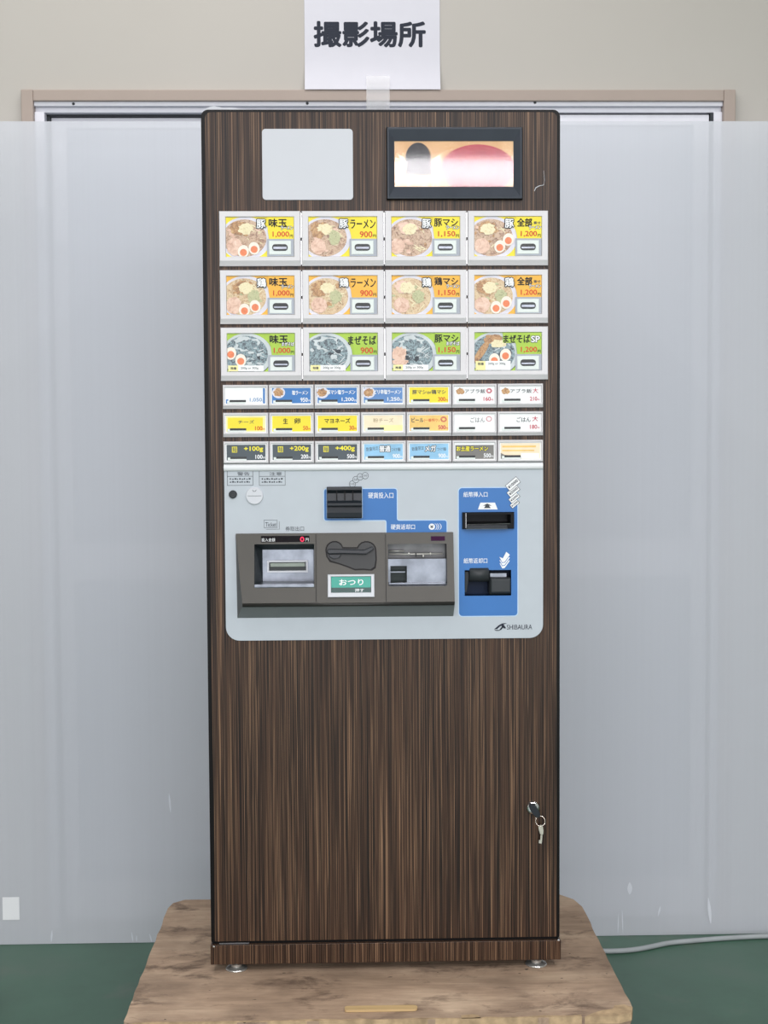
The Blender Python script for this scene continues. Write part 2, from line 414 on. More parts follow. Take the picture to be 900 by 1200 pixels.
# lettering: built-in font turned into flat meshes, fitted to a box on the x-z plane
_TC = {}
def glyphs(body, bold):
    k = (body, round(bold, 4))
    if k not in _TC:
        cu = bpy.data.curves.new('lettering_curve', 'FONT'); cu.body = body; cu.size = 1.0; cu.offset = bold; cu.resolution_u = 3
        o = bpy.data.objects.new('lettering_curve', cu); COL.objects.link(o)
        bpy.context.view_layer.update()
        me = bpy.data.meshes.new_from_object(o.evaluated_get(bpy.context.evaluated_depsgraph_get()))
        vs = [tuple(v.co) for v in me.vertices]; fs = [tuple(p.vertices) for p in me.polygons]
        bpy.data.objects.remove(o); bpy.data.curves.remove(cu); bpy.data.meshes.remove(me)
        _TC[k] = (vs, fs)
    return _TC[k]
def text_into(mb, body, x0, x1, z0, z1, y, mi=0, bold=0.0, rot=0.0, grow=0.0):
    """flat glyphs filling the box; bold widens the strokes by shifted copies, grow adds an outline beyond the box"""
    vs, fs = glyphs(body, 0.0)
    if not vs: return
    ax, bx = min(v[0] for v in vs), max(v[0] for v in vs); az, bz = min(v[1] for v in vs), max(v[1] for v in vs)
    cx, cz = (x0 + x1) / 2, (z0 + z1) / 2; c, s_ = math.cos(rot), math.sin(rot)
    d = bold * 0.75 * (z1 - z0); g = d + grow * (z1 - z0)
    W_, H_ = x1 - x0 - 2 * d, z1 - z0 - 2 * d
    sh = [(0, 0)] if g <= 0 else [(0, 0), (g, 0), (-g, 0), (0, g), (0, -g)] + ([(g * .7, g * .7), (-g * .7, g * .7), (g * .7, -g * .7), (-g * .7, -g * .7)] if grow > 0 or z1 - z0 > 0.02 else [])
    for k, (sx, sz) in enumerate(sh):
        pts = []
        for v in vs:
            px = (v[0] - (ax + bx) / 2) * W_ / max(bx - ax, 1e-6) + sx; pz = (v[1] - (az + bz) / 2) * H_ / max(bz - az, 1e-6) + sz
            pts.append((cx + c * px - s_ * pz, y - k * 0.000004, cz + s_ * px + c * pz))
        mb.add(pts, fs, mi)
def lettering(body, box, y, material, parent, bold=0.0, name='lettering', rot=0.0):
    mb = MB(); text_into(mb, body, *box, y, 0, bold, rot); return mb.build(name, material, parent, recalc=False)

# ================================================================== THE SETTING
YW = 0.80      # wall plane
YS = 0.70      # plastic sheets
def struct(o): o['kind'] = 'structure'; return o
RX0, RX1, RY0, RZ = -4.2, 4.2, -8.0, 3.1
b = MB(); b.box(RX0, RX1, RY0, YW + 0.25, -0.1, 0.0); struct(b.build('floor', FLOOR))
b = MB(); b.box(RX0, RX1, RY0, YW + 0.25, RZ, RZ + 0.1); struct(b.build('ceiling', CEIL))
# door opening in the back wall, from the casing seen in the photo
ox0 = on_y(31, 130, YW).x; ox1 = on_y(855, 130, YW).x; oz1 = on_y(450, 111, YW).z
b = MB(); b.prism([(RX0, 0), (ox0, 0), (ox0, oz1), (ox1, oz1), (ox1, 0), (RX1, 0), (RX1, RZ), (RX0, RZ)], [], YW, YW + 0.15)
struct(b.build('wall_back', WALL))
b = MB(); b.box(RX0 - 0.1, RX0, RY0, YW + 0.25, 0, RZ); struct(b.build('wall_left', OTHERW))
b = MB(); b.box(RX1, RX1 + 0.1, RY0, YW + 0.25, 0, RZ); struct(b.build('wall_right', OTHERW))
b = MB(); b.prism([(RX0, 0), (-3.25, 0), (-3.25, 3.07), (3.25, 3.07), (3.25, 0), (RX1, 0), (RX1, RZ), (RX0, RZ)], [], RY0 - 0.1, RY0)
struct(b.build('wall_front', OTHERW))
# sliding door: taupe casing, aluminium frame, two sashes
door = struct(empty('door_1', ((ox0 + ox1) / 2, YW, 0)))
def D(mb, name, m, **k):
    o = mb.build(name, m, door, **k); o.location = (-(ox0 + ox1) / 2, -YW, 0); return o
YC = YW - 0.018
cx0, cx1 = on_y(24.5, 120, YC).x, on_y(38.5, 120, YC).x
dx0, dx1 = on_y(848.5, 120, YC).x, on_y(862.3, 120, YC).x
cz0, cz1 = on_y(450, 118, YC).z, on_y(450, 104.6, YC).z
b = MB(); b.box(cx0, cx1, YC, YW + 0.11, 0, cz1); D(b, 'side_casing', CASING, bevel=0.002)
b = MB(); b.box(dx0, dx1, YC, YW + 0.11, 0, cz1); D(b, 'side_casing', CASING, bevel=0.002)
b = MB(); b.box(cx1, dx0, YC + 0.0008, YW + 0.11, cz0, cz1 - 0.0006); D(b, 'head_casing', CASING, bevel=0.002)
YA = YW - 0.008
az0 = on_y(450, 130.5, YA).z
ax0, ax1 = on_y(51.5, 138, YA).x, on_y(837, 138, YA).x
b = MB(); b.box(cx1, dx0, YA, YA + 0.09, az0 + 0.012, cz0 + 0.004); b.box(cx1, dx0, YA + 0.012, YA + 0.09, az0, az0 + 0.012)
D(b, 'head_track', ALU, bevel=0.001)
b = MB(); b.box(cx1, ax0, YA + 0.004, YA + 0.09, 0, az0); D(b, 'side_track', ALU, bevel=0.001)
b = MB(); b.box(ax1, dx0, YA + 0.004, YA + 0.09, 0, az0); D(b, 'side_track', ALU, bevel=0.001)
b = MB(); b.box(ax0, ax0 + 0.007, YA + 0.03, YA + 0.06, 0, az0 - 0.002); b.box(ax1 - 0.007, ax1, YA + 0.008, YA + 0.06, 0, az0 - 0.002)
b.box(ax0, ax1, YA + 0.03, YA + 0.06, az0 - 0.004, az0 - 0.0005)
D(b, 'gasket', GASKET)
xm = (ax0 + ax1) / 2
for (sx0, sx1, dy) in ((ax0 + 0.008, xm + 0.03, 0.042), (xm - 0.03, ax1 - 0.009, 0.013)):
    y0 = YA + dy
    rz0, rz1 = on_y(450, 678, y0).z, on_y(450, 634, y0).z
    hole = lambda a_, c_: list(reversed(rr(sx0 + 0.035, sx1 - 0.035, a_, c_, 0)))
    b = MB(); b.prism(rr(sx0, sx1, 0.01, az0 - 0.005, 0), [hole(0.10, rz0), hole(rz1, az0 - 0.028)], y0, y0 + 0.026)
    s = D(b, 'sash', ALU)
    b = MB(); b.box(sx0 + 0.034, sx1 - 0.034, y0 + 0.009, y0 + 0.015, 0.099, az0 - 0.027)
    pn = b.build('pane', SASH, s)
for px, py in ((86, 121.5), (360, 121), (627, 120)):
    p = on_y(px, py, YA - 0.001); b = MB(); b.lathe([(0.003, -0.001), (0.0035, 0.001)], (p.x, YA - 0.0005, p.z), 'y', 10)
    D(b, 'screw', GASKET)

# ================================================================== SHEETS
def sheet(px0, px1, label):
    x0 = px0; x1 = px1; zt = on_y(450, 142.3, YS).z
    b = MB(); b.box(x0, x1, YS - 0.0015, YS + 0.0015, 0.001, zt)
    return tag(b.build('frosted_plastic_sheet', FROST), label, 'plastic sheet', 'frosted sheets standing behind the machine')
sheet(-1.22, -0.10, 'frosted white plastic sheet to the left of the machine, with a small white square sticker')
sheet(-0.06, 1.20, 'frosted white plastic sheet to the right of the machine, above the grey cable')
p0 = on_y(2.8, 1051.5, YS - 0.0016); p1 = on_y(23, 1077.7, YS - 0.0016)
b = MB(); b.box(p0.x, p1.x, YS - 0.0022, YS - 0.0016, p1.z, p0.z)
tag(b.build('square_sticker', STICK), 'small blank white square sticker low on the left frosted sheet', 'sticker')
# scuff marks pressed into the sheets are small scratches of their own shape
SCUFF = mat('white_scuff', (208, 212, 219), 0.6, var=0.04)

# ================================================================== PAPER SIGN, TAPE
YP = YW - 0.002
pz1 = on_y(436, -14, YP).z; pz0 = on_y(436, 104.5, YP - 0.02).z
px0, px1 = on_y(357, 60, YP).x, on_y(515.5, 60, YP).x
sign = empty('paper_sign', ((px0 + px1) / 2, YP, pz0))
def S(o): o.location = (-(px0 + px1) / 2, -YP, -pz0); return o
b = MB(); N = 10
pts = []; fs = []
for j in range(N + 1):
    for i in range(2):
        t = j / N; y = YP - 0.0185 * max(0, 1 - t * 3.0) ** 2
        pts.append(((px0, px1)[i], y, pz0 + (pz1 - pz0) * t))
for j in range(N): fs.append((2 * j, 2 * j + 1, 2 * j + 3, 2 * j + 2))
pts += [(p[0], p[1] + 0.0003, p[2]) for p in pts]; k = 2 * (N + 1)
fs += [tuple(k + i for i in reversed(f)) for f in fs]
b.add(pts, fs); S(b.build('sheet', PAPER, sign, smooth=True, recalc=False))
q0 = on_y(367.5, 54.8, YP - 0.005); q1 = on_y(499, 24, YP - 0.005)
S(lettering('撮影場所', (q0.x, q1.x, q0.z, q1.z), YP - 0.0004, NAVY, sign, 0.045))
tag(sign, 'white paper sign with four large dark Japanese characters on the wall above the machine', 'sign')
YT = YC - 0.0012
t0 = on_y(429.5, 127, YT); t1 = on_y(456.5, 88, YT)
b = MB(); pts = []; fs = []; zs = [t0.z - 0.002 + (t1.z - t0.z) * i / 8 for i in range(9)]
for i, z in enumerate(zs):
    y = YT - 0.0025 if z > pz0 - 0.001 else YT
    if z < cz0: y = YT + (cz0 - z) * 0.25
    pts += [(t0.x, y, z), (t1.x, y, z)]
k = len(pts); pts += [(p[0], p[1] + 0.0003, p[2]) for p in pts]
for i in range(8): fs += [(2 * i, 2 * i + 1, 2 * i + 3, 2 * i + 2), (k + 2 * i, k + 2 * i + 2, k + 2 * i + 3, k + 2 * i + 1)]
b.add(pts, fs); tag(b.build('adhesive_tape', TAPE, smooth=True), 'short strip of clear tape holding the paper sign to the door casing', 'tape')

# ================================================================== PLATFORM
plat = empty('wooden_platform', (0, 0.09, 0))
tag(plat, 'low worn plywood platform carrying the vending machine', 'platform')
def PL(o): o.location = (0, -0.09, 0); return o
X0, X1, Y0, Y1 = -0.4328, 0.4046, -0.2092, 0.3938
rd = random.Random(3)
def jag(p, q, n, a):                              # slightly worn edge between two corners
    out = []
    for i in range(n):
        t = i / n; dx, dy = q[0] - p[0], q[1] - p[1]; L = math.hypot(dx, dy); e = rd.uniform(-a, a) if i else 0
        out.append((p[0] + dx * t - dy / L * e, p[1] + dy * t + dx / L * e))
    return out
cs = [(X0 + 0.012, Y0), (X1 - 0.030, Y0), (X1 - 0.008, Y0 + 0.010), (X1, Y0 + 0.032), (X1, Y1 - 0.075), (X1 - 0.010, Y1 - 0.030), (X1 - 0.034, Y1), (X0 + 0.028, Y1), (X0 + 0.006, Y1 - 0.02), (X0, Y1 - 0.05), (X0, Y0 + 0.012)]
ol = []
for i in range(len(cs)):
    p, q = cs[i], cs[(i + 1) % len(cs)]; L = math.hypot(q[0] - p[0], q[1] - p[1]); ol += jag(p, q, max(1, int(L / 0.03)), 0.0012)
b = MB(); b.prism(ol, [], HT, HT - 0.018, 0, 'z'); PL(b.build('top_board', PLY, plat, bevel=0.0015))
for (fx0, fx1, fy0, fy1) in ((X0 + 0.02, X1 - 0.02, Y0 + 0.012, Y0 + 0.042), (X0 + 0.02, X1 - 0.02, Y1 - 0.05, Y1 - 0.02)):
    b = MB(); b.box(fx0, fx1, fy0, fy1, HT - 0.078, HT - 0.018); PL(b.build('apron', OLDWOOD, plat, bevel=0.002))
for sx in (X0 + 0.02, X1 - 0.05):
    b = MB(); b.box(sx, sx + 0.03, Y0 + 0.042, Y1 - 0.05, HT - 0.078, HT - 0.018); PL(b.build('apron', OLDWOOD, plat, bevel=0.002))
for sx in (X0 + 0.05, X1 - 0.11):
    for sy in (Y0 + 0.042, Y1 - 0.11):
        b = MB(); b.box(sx, sx + 0.06, sy, sy + 0.06, 0, HT - 0.018); PL(b.build('leg', OLDWOOD, plat, bevel=0.002))
# chipped bare wood along the front edge
def chip(name, ptsx):
    b = MB(); b.prism(ptsx, [], HT + 0.0004, HT - 0.012, 0, 'z'); PL(b.build(name, CHIP, plat))
chip('bare_wood_chip', [(X1 - 0.085, Y0 - 0.0006), (X1 - 0.028, Y0 - 0.0006), (X1 - 0.006, Y0 + 0.010), (X1 + 0.0006, Y0 + 0.034), (X1 - 0.012, Y0 + 0.045), (X1 - 0.028, Y0 + 0.042), (X1 - 0.034, Y0 + 0.028), (X1 - 0.05, Y0 + 0.024), (X1 - 0.062, Y0 + 0.018), (X1 - 0.07, Y0 + 0.012)])
pp = [(X0 + 0.014, Y0 - 0.0006), (X1 - 0.09, Y0 - 0.0006)]
up_ = [(X1 - 0.09 - (X1 - X0 - 0.11) * i / 24, Y0 + 0.0035 + rd.uniform(-0.002, 0.0035)) for i in range(25)]
chip('bare_wood_edge', pp + up_)
chip('bare_wood_chip', [(0.118, Y0 - 0.0016), (0.150, Y0 - 0.0016), (0.146, Y0 + 0.012), (0.136, Y0 + 0.016), (0.118, Y0 + 0.012)])
# the pale stick lying on it
s0 = on_z(404, 1186, HT); s1 = on_z(489, 1182, HT); yw = 0.0085; yc = (on_z(446, 1178, HT).y + on_z(446, 1189.5, HT).y) / 2
ol = rr(s0.x, s1.x, yc - yw, yc + yw, (0.004, 0.0075, 0.0075, 0.006))
b = MB(); b.prism(ol, [], HT + 0.0046, HT + 0.0006, 0, 'z')
st = tag(b.build('wooden_stick', PALEWOOD, bevel=0.0006), 'pale flat wooden stick with rounded ends lying on the platform', 'stick')

# ================================================================== CABLE
cp = [on_z(x, y, 0.0055) for x, y in ((560, 1098), (640, 1110), (690, 1114), (722, 1114.5), (746, 1112.5), (765, 1109), (785, 1105), (815, 1102.2), (850, 1099.5), (880, 1097.8), (905, 1097), (960, 1096.5))]
cp = [Vector((p.x, min(p.y, YS - 0.012), 0.0056)) for p in cp]
sm = []
for i in range(len(cp) - 1):
    a, p, q, c = cp[max(i - 1, 0)], cp[i], cp[i + 1], cp[min(i + 2, len(cp) - 1)]
    for k in range(5):
        t = k / 5; sm.append(0.5 * ((2 * p) + (q - a) * t + (2 * a - 5 * p + 4 * q - c) * t * t + (3 * p - a - 3 * q + c) * t ** 3))
sm.append(cp[-1])
b = MB(); b.tube(sm, 0.0055, 10); tag(b.build('power_cable', CABLE, smooth=True), 'light grey power cable lying on the green floor beside the platform', 'cable')
# ================================================================== THE MACHINE
mach = empty('ticket_vending_machine', (0, 0, HT))
tag(mach, 'tall ticket vending machine with dark striped wood-look front and rows of illustrated menu buttons', 'vending machine')
HW, HH, ZD, ZP = 0.310, 1.5126, 0.0557, 0.016
b = MB(); b.box(-HW + 0.003, HW - 0.003, 0.0305, 0.30, ZP + 0.002, HH - 0.002); b.build('cabinet_body', BODY, mach, bevel=0.003)
# plate footprint decides the cut-out behind it
PX0, PX1, PZ0, PZ1 = mrect(264, 545, 636, 748.8)
inner = list(reversed(rr(PX0 + 0.012, PX1 - 0.012, PZ0 + 0.03, PZ1 - 0.02, 0)))
b = MB(); b.prism(rr(-HW, HW, ZD, HH, (0.002, 0.002, 0.012, 0.012)), [inner], 0.0, 0.030); b.build('door_edge', BLACK, mach, bevel=0.0012)
b = MB(); b.prism(rr(-HW + 0.0070, HW - 0.0056, ZD + 0.0015, HH - 0.0046, (0.002, 0.002, 0.010, 0.010)), [inner], -0.0012, -0.0001)
b.build('door_panel', LAM, mach)
b = MB(); b.box(-HW - 0.001, HW + 0.002, -0.0035, 0.0300, ZP, ZD - 0.0045); b.build('plinth', LAM, mach, bevel=0.0008)
b = MB(); b.box(-HW + 0.002, HW - 0.002, 0.004, 0.030, ZD - 0.0045, ZD); b.build('door_gap_seal', BLACK, mach)
x, z = mp(257, 1105.5); x2, _ = mp(292, 1105)
b = MB(); b.box(x, x2, -0.0015, 0.004, ZD - 0.0037, ZD - 0.0012); b.build('hinge_bar', STEEL, mach)
for px, py in ((250.5, 1109.5), (654.5, 1102)):
    x, z = mp(px, py, -0.004); b = MB(); b.lathe([(0.0022, 0.0), (0.0018, -0.0012), (0.0008, -0.0016)], (x, -0.0035, z), 'y', 10); b.build('screw', CHROME, mach)
for px, py in ((278, 1131), (627, 1125)):
    x = mp(px, py, 0.03)[0]
    for yy in (0.017, 0.27):
        b = MB(); b.lathe([(0.0190, 0.0), (0.0195, 0.0015), (0.0185, 0.003), (0.012, 0.005), (0.0095, 0.0055), (0.0095, 0.010), (0.0055, 0.0102), (0.0055, ZP + 0.003)], (x, yy, 0.0003), 'z', 24)
        b.build('levelling_foot', FOOTM, mach, smooth=False)
# scuffed pale film on the top left edge
x0, z = mp(239, 125); x1, _ = mp(283, 125)
b = MB(); n = 8; pts = []
for i in range(n + 1):
    t = i / n; h = (0.0065 + 0.0018 * math.sin(9 * t)) * (1 - 0.75 * max(0, t - 0.6) / 0.4) * min(1, 0.35 + 3 * t)
    pts.append((x0 + (x1 - x0) * t, HH + h))
b.prism([(x1, HH - 0.001), (x0, HH - 0.001)] + pts, [], 0.006, 0.035); b.build('top_film', WHITEB, mach)
# scratch in the laminate
b = MB(); b.tube([(mp(px, py)[0], -0.0013, mp(px, py)[1]) for px, py in ((626, 224), (628, 220), (632, 218), (637, 217), (638, 211), (637, 200))], [0.0005, 0.0009, 0.0007, 0.0005, 0.0003, 0.0002], 6)
b.build('scratch', WHITEB, mach)

# ---------------------------------------------------------------- blank white board and display
x0, x1, z0, z1 = mrect(307.3, 151, 413.6, 234.2, -0.003)
b = MB(); b.prism(rr(x0, x1, z0, z1, 0.006), [], -0.0032, -0.0012); b.build('blank_white_board', WHITEB, mach, bevel=0.0006)
x0, x1, z0, z1 = mrect(453, 149, 612.3, 233.7, -0.008)
u0, u1, w0, w1 = mrect(462.2, 165.3, 601.7, 218.8, -0.004)
b = MB(); b.rings([(x0, x1, z0, z1, -0.001), (x0, x1, z0, z1, -0.0095), (x0 + 0.0012, x1 - 0.0012, z0 + 0.0012, z1 - 0.0012, -0.0105)])
b.rings([(x0 + 0.0012, x1 - 0.0012, z0 + 0.0012, z1 - 0.0012, -0.0105), (x0 + 0.004, x1 - 0.004, z0 + 0.004, z1 - 0.004, -0.0110), (u0, u1, w0, w1, -0.0045), (u0, u1, w0, w1, -0.0022)], 1)
disp = b.build('display', [BLACK, LCDF], mach)
b = MB(); b.rect(u0, u1, w0, w1, -0.0028)
def du(px, py): return mp(px, py, -0.004)
def dpoly(pts, y, mi):
    P = clip([du(*p) for p in pts], u0, u1, w0, w1)
    if len(P) > 2: b.poly(list(reversed(P)), y, mi)
dpoly([(x, y) for x, y in ell(560, 198, 44, 29, 36)], -0.0030, 1)
dome = [(476 + 15 * 0, 205)] + [(490 + 15 * math.cos(math.radians(a)), 186 - 19 * math.sin(math.radians(a)) ) for a in range(180, -1, -10)] + [(506, 205)]
dpoly(list(reversed(dome)), -0.0031, 2)
dpoly([(466, 179), (478, 190), (476, 200)], -0.0031, 3); dpoly([(504, 190), (518, 179), (507, 200)], -0.0031, 3)
b.build('screen', [LCDG, LCDR, LCDK, LCDP], disp, recalc=False)
b = MB(); b.rect(u0, u1, w0, w1, -0.0040); b.build('cover_glass', GLASS, disp, recalc=False)

# ---------------------------------------------------------------- menu buttons
BX = [mp(px, 348)[0] for px in (257.8, 354.0, 450.7, 547.2, 642.3)]
BZ = [(mp(449, c)[1], mp(449, a)[1]) for a, c in ((248.0, 311.9), (316.7, 379.4), (383.6, 445.6))]
PX = (BX[4] - BX[0]) / 384.5                      # metres per photo pixel on the button field
YB = -0.0125                                     # front of a bezel
def bezel(name, x0, x1, z0, z1, cx0, cx1, cz0, cz1, low):
    b = MB(); e = 0.0012
    b.rings([(x0, x1, z0, z1, -0.0012), (x0, x1, z0, z1, YB + 0.005), (x0 + e, x1 - e, z0 + low, z1 - e, YB), (cx0 - 0.0008, cx1 + 0.0008, cz0 - 0.0008, cz1 + 0.0008, YB), (cx0, cx1, cz0, cz1, YB + 0.0035)])
    return b.build(name, BEZEL, mach)
CY = YB + 0.0032                                  # card surface
class Card:
    """flat print on the card of one button; u, v in photo pixels from the card's upper left corner"""
    def __init__(s, btn, x0, x1, z0, z1): s.b = btn; s.x0, s.x1, s.z0, s.z1 = x0, x1, z0, z1; s.mb = MB(); s.mats = []; s.n = 0
    def mi(s, m):
        if m not in s.mats: s.mats.append(m)
        return s.mats.index(m)
    def P(s, u, v): return (s.x0 + u * PX, s.z1 - v * PX)
    def poly(s, pts, m):
        P = clip([s.P(*p) for p in pts], s.x0, s.x1, s.z0, s.z1)
        if len(P) > 2: s.n += 1; s.mb.poly(list(reversed(P)), CY - 0.00004 * s.n, s.mi(m))
    def rect(s, u0, v0, u1, v1, m): s.poly([(u0, v0), (u1, v0), (u1, v1), (u0, v1)], m)
    def done(s, name='menu_card'):
        o = s.mb.build(name, s.mats, s.b, recalc=False); return o
    def text(s, body, u0, v0, u1, v1, m, bold=0.03, outline=None, name='lettering', rot=0.0):
        a, c = s.P(u0, v1), s.P(u1, v0); mb = MB(); y = CY - 0.00004 * (s.n + 4)
        if outline:
            text_into(mb, body, a[0], c[0], a[1], c[1], y, 1, bold, rot, 0.09)
            text_into(mb, body, a[0], c[0], a[1], c[1], y - 0.0001, 0, bold, rot); return mb.build(name, [m, outline], s.b, recalc=False)
        text_into(mb, body, a[0], c[0], a[1], c[1], y, 0, bold, rot); return mb.build(name, m, s.b, recalc=False)

TITLES = [
  [('豚', YELLOW, '味玉', None, 'ラーメン', '1,000'), ('豚', YELLOW, 'ラーメン', None, None, '900'), ('豚', YELLOW, '豚マシ', None, 'ラーメン', '1,150'), ('豚', YELLOW, '全部', '乗せ', 'ラーメン', '1,200')],
  [('鶏', ORANGE, '味玉', None, 'ラーメン', '1,000'), ('鶏', ORANGE, 'ラーメン', None, None, '900'), ('鶏', ORANGE, '鶏マシ', None, 'ラーメン', '1,150'), ('鶏', ORANGE, '全部', '乗せ', 'ラーメン', '1,200')],
  [(None, LIME, '味玉', None, 'まぜそば', '1,000'), (None, LIME, 'まぜそば', None, None, '900'), (None, LIME, '豚マシ', None, 'まぜそば', '1,150'), (None, LIME, 'まぜそば', 'SP', None, '1,200')]]
for r in range(3):
    for c in range(4):
        x0, x1 = BX[c] + 0.0006, BX[c + 1] - 0.0012; z0, z1 = BZ[r]
        k0, k1, w0, w1 = x0 + 8.0 * PX, x1 - 8.0 * PX, z0 + 10.6 * PX, z1 - 7.2 * PX
        btn = bezel('menu_button', x0, x1, z0, z1, k0, k1, w0, w1, 0.0085)
        W, H = (k1 - k0) / PX, (w1 - w0) / PX
        pre, bg, title, side, sub, price = TITLES[r][c]
        cd = Card(btn, k0, k1, w0, w1)
        cd.rect(0, 0, W, H, bg)
        rd = random.Random(10 * r + c)
        soup = [SOUP, SOUP2, DARKF][r]; bowl = BOWLG if r == 2 else BOWLW
        bx = 20 + rd.uniform(-1.5, 2)
        cd.poly(ell(bx + 1, 25, 30, 25.5, 36), INKG if r == 2 else bg); cd.poly(ell(bx + 1, 24.5, 29.6, 25, 36), bowl)
        cd.poly(ell(bx, 24, 25.5, 21.5, 36), soup)
        for i in range(14):                        # noodle and leek strokes
            a = rd.uniform(-0.9, 0.9); u, v = bx + rd.uniform(2, 19), rd.uniform(10, 38)
            cd.poly(ell(u, v, rd.uniform(2.5, 6), 0.6, 10, a), HEAP if r < 2 else BOWLG)
        for i in range(12):                        # scattered toppings
            a = rd.uniform(0, 6.28); q = rd.uniform(0.2, 0.92); cd.poly(blob(bx + 23 * q * math.cos(a), 24 + 19 * q * math.sin(a), rd.uniform(1.5, 4), rd.uniform(1.2, 3), i + 100 * r, 9, 0.3), rd.choice([BROWNF, SOUP, PORK] if r == 0 else [BROWNF, GRNF, SOUP2] if r == 1 else [DARKF, INKG, BOWLG]))
        if r < 2:
            cd.poly(blob(bx - 4 + rd.uniform(-3, 3), 13, 11, 7.5, r * 9 + c), BROWNF if c != 2 else PORK)
            cd.poly(blob(bx - 1 + rd.uniform(-3, 4), 14, 8.5, 6.5, r * 7 + c + 50), HEAP)
            cd.poly(blob(bx + 11, 24, 7, 8, r * 5 + c + 80), GRNF if (r == 1 or c == 1) else SOUP)
            cd.poly(blob(6 + rd.uniform(0, 6), 34, 9, 9 if c else 10, r * 3 + c + 20, w=0.07), PORK)
            if c == 1: cd.poly(blob(11, 20, 7, 4, 77), BROWNF)
        else:
            if c < 3:
                cd.poly(blob(bx + 1, 12, 15, 8, c + 30, w=0.2), BOWLG); cd.poly(blob(bx + 2, 13, 11, 6, c + 33, w=0.25), DARKF)
            if c == 2: cd.poly(blob(8, 24, 9, 8, 41), PORK); cd.poly(blob(9, 34, 10, 4, 42), PORK)
            if c == 3: cd.poly(ell(8, 22, 4.2, 15, 20, 0.6), BROWNF); cd.poly(blob(22, 8, 11, 6, 43), BROWNF); cd.poly(blob(28, 13, 9, 5, 44), HEAP)
        eggs = {0: [((20, 39.5), 0.2), ((32.5, 36), -0.2)], 3: [((29.5, 34.5), 0.25), ((39.5, 26.5), 0.3)]}
        if r == 1: eggs = {0: [((20.5, 39), 0.1), ((33, 35), -0.3)], 3: [((25, 37), 0.1), ((37, 31.5), 0.2)]}
        if r == 2: eggs = {0: [((4, 23), 0.1), ((15.5, 31), 0)], 3: [((23, 31.5), 0), ((36, 26), 0.3)]}
        for (eu, ev), er in eggs.get(c, []):
            cd.poly(ell(eu, ev, 6.4, 7.4, 24, er), EGGW); cd.poly(ell(eu, ev + 1.2, 4.1, 4.1, 20), YOLK)
        # coloured field behind the wording, grey switch bay
        tl = 46 if r < 2 else 48
        if not (r == 2 and c == 3):
            cd.poly([(tl + 2, -1), (W + 1, -1), (W + 1, 26), (tl + 4, 26), (tl + 2.5, 16)], bg)
        else: cd.poly([(33, -1), (W + 1, -1), (W + 1, 26), (50, 26), (48, 12), (33, 12)], bg)
        cd.rect(47.5, 25.2, W + 1, H + 1, SWITCHG)
        if r == 2:
            cd.rect(1, H - 7 - (4 if c == 3 else 0), 42, H - 0.4, CARDW); cd.rect(1, H - 7 - (4 if c == 3 else 0), 12.5, H - 0.4, PALEY)
        cd.done()
        # push switch: white cap with dark pill window
        s0, s1 = cd.P(49.5, 43.4), cd.P(75.5, 27.2)
        mb = MB(); mb.rings([(s0[0], s1[0], s0[1], s1[1], CY - 0.0014), (s0[0] + 0.0008, s1[0] - 0.0008, s0[1] + 0.0008, s1[1] - 0.0008, CY - 0.0024)], 0, False, True); mb.build('switch_cap', SWITCHW, btn)
        q0, q1 = cd.P(53.5, 39.0), cd.P(71.5, 31.4)
        mb = MB(); mb.prism(rr(q0[0], q1[0], q0[1], q1[1], (q1[1] - q0[1]) * 0.45), [], CY - 0.0031, CY - 0.0023); mb.build('switch_window', SLOTD, btn)
        mb = MB(); h = (q1[1] - q0[1]); mb.prism(rr(q0[0] + 0.002, q1[0] - 0.002, q0[1] + h * 0.28, q0[1] + h * (0.42 + 0.2 * rd.random()), h * 0.06), [], CY - 0.0034, CY - 0.0030); mb.build('switch_lamp', STEEL, btn)
        # wording
        if pre: cd.text(pre, 35.5, 2.5, 46, 13, CARDW, 0.035, NAVY)
        if r == 2 and c == 3:
            cd.text(title, 33.5, 2.5, 65, 12, INK, 0.035); cd.text(side, 66, 4, 76.5, 11.5, CARDW, 0.05, INKG)
        elif c == 1: cd.text(title, 48.5 if r < 2 else 45, 3.0, W - 1.5, 13.5, INK, 0.03)
        elif c == 2: cd.text(title, 49.5, 1.8, W - 2, 11.5, INK, 0.035)
        else: cd.text(title, 49.5, 1.8, 71 if c == 0 else 67.5, 11.8, INK, 0.045)
        if side == '乗せ': cd.text(side, 69, 5.5, W - 1, 9, INKG, 0.03)
        if sub: cd.text(sub, 63.5, 10.2, W - 0.6, 14.6, CARDW, 0.03, INK)
        pl = 54 if len(price) > 3 else 59.5
        cd.text(price, pl, 16.6, W - 5.2, 23.6, RED, 0.035); cd.text('円', W - 4.6, 20.2, W - 1, 23.8, INK, 0.03)
        if r == 2:
            cd.text('麺量', 3.5, H - 5.2 - (4 if c == 3 else 0), 10.5, H - 2.2 - (4 if c == 3 else 0), INKG, 0.02)
            cd.text('200g or 300g', 15.5, H - 5.2 - (4 if c == 3 else 0), 36, H - 2.0 - (4 if c == 3 else 0), INKG, 0.01)
# chrome pins in the gaps between the big buttons
for r in range(3):
    for c in (1, 2, 3):
        z0, z1 = BZ[r]; d = z1 - z0
        b = MB()
        for (a0, a1) in ((0.52, 0.97), (0.03, 0.46)): b.box(BX[c] - 0.0010, BX[c] + 0.0004, -0.006, -0.001, z0 + d * a0, z0 + d * a1)
        b.build('hinge_pin', CHROME, mach)

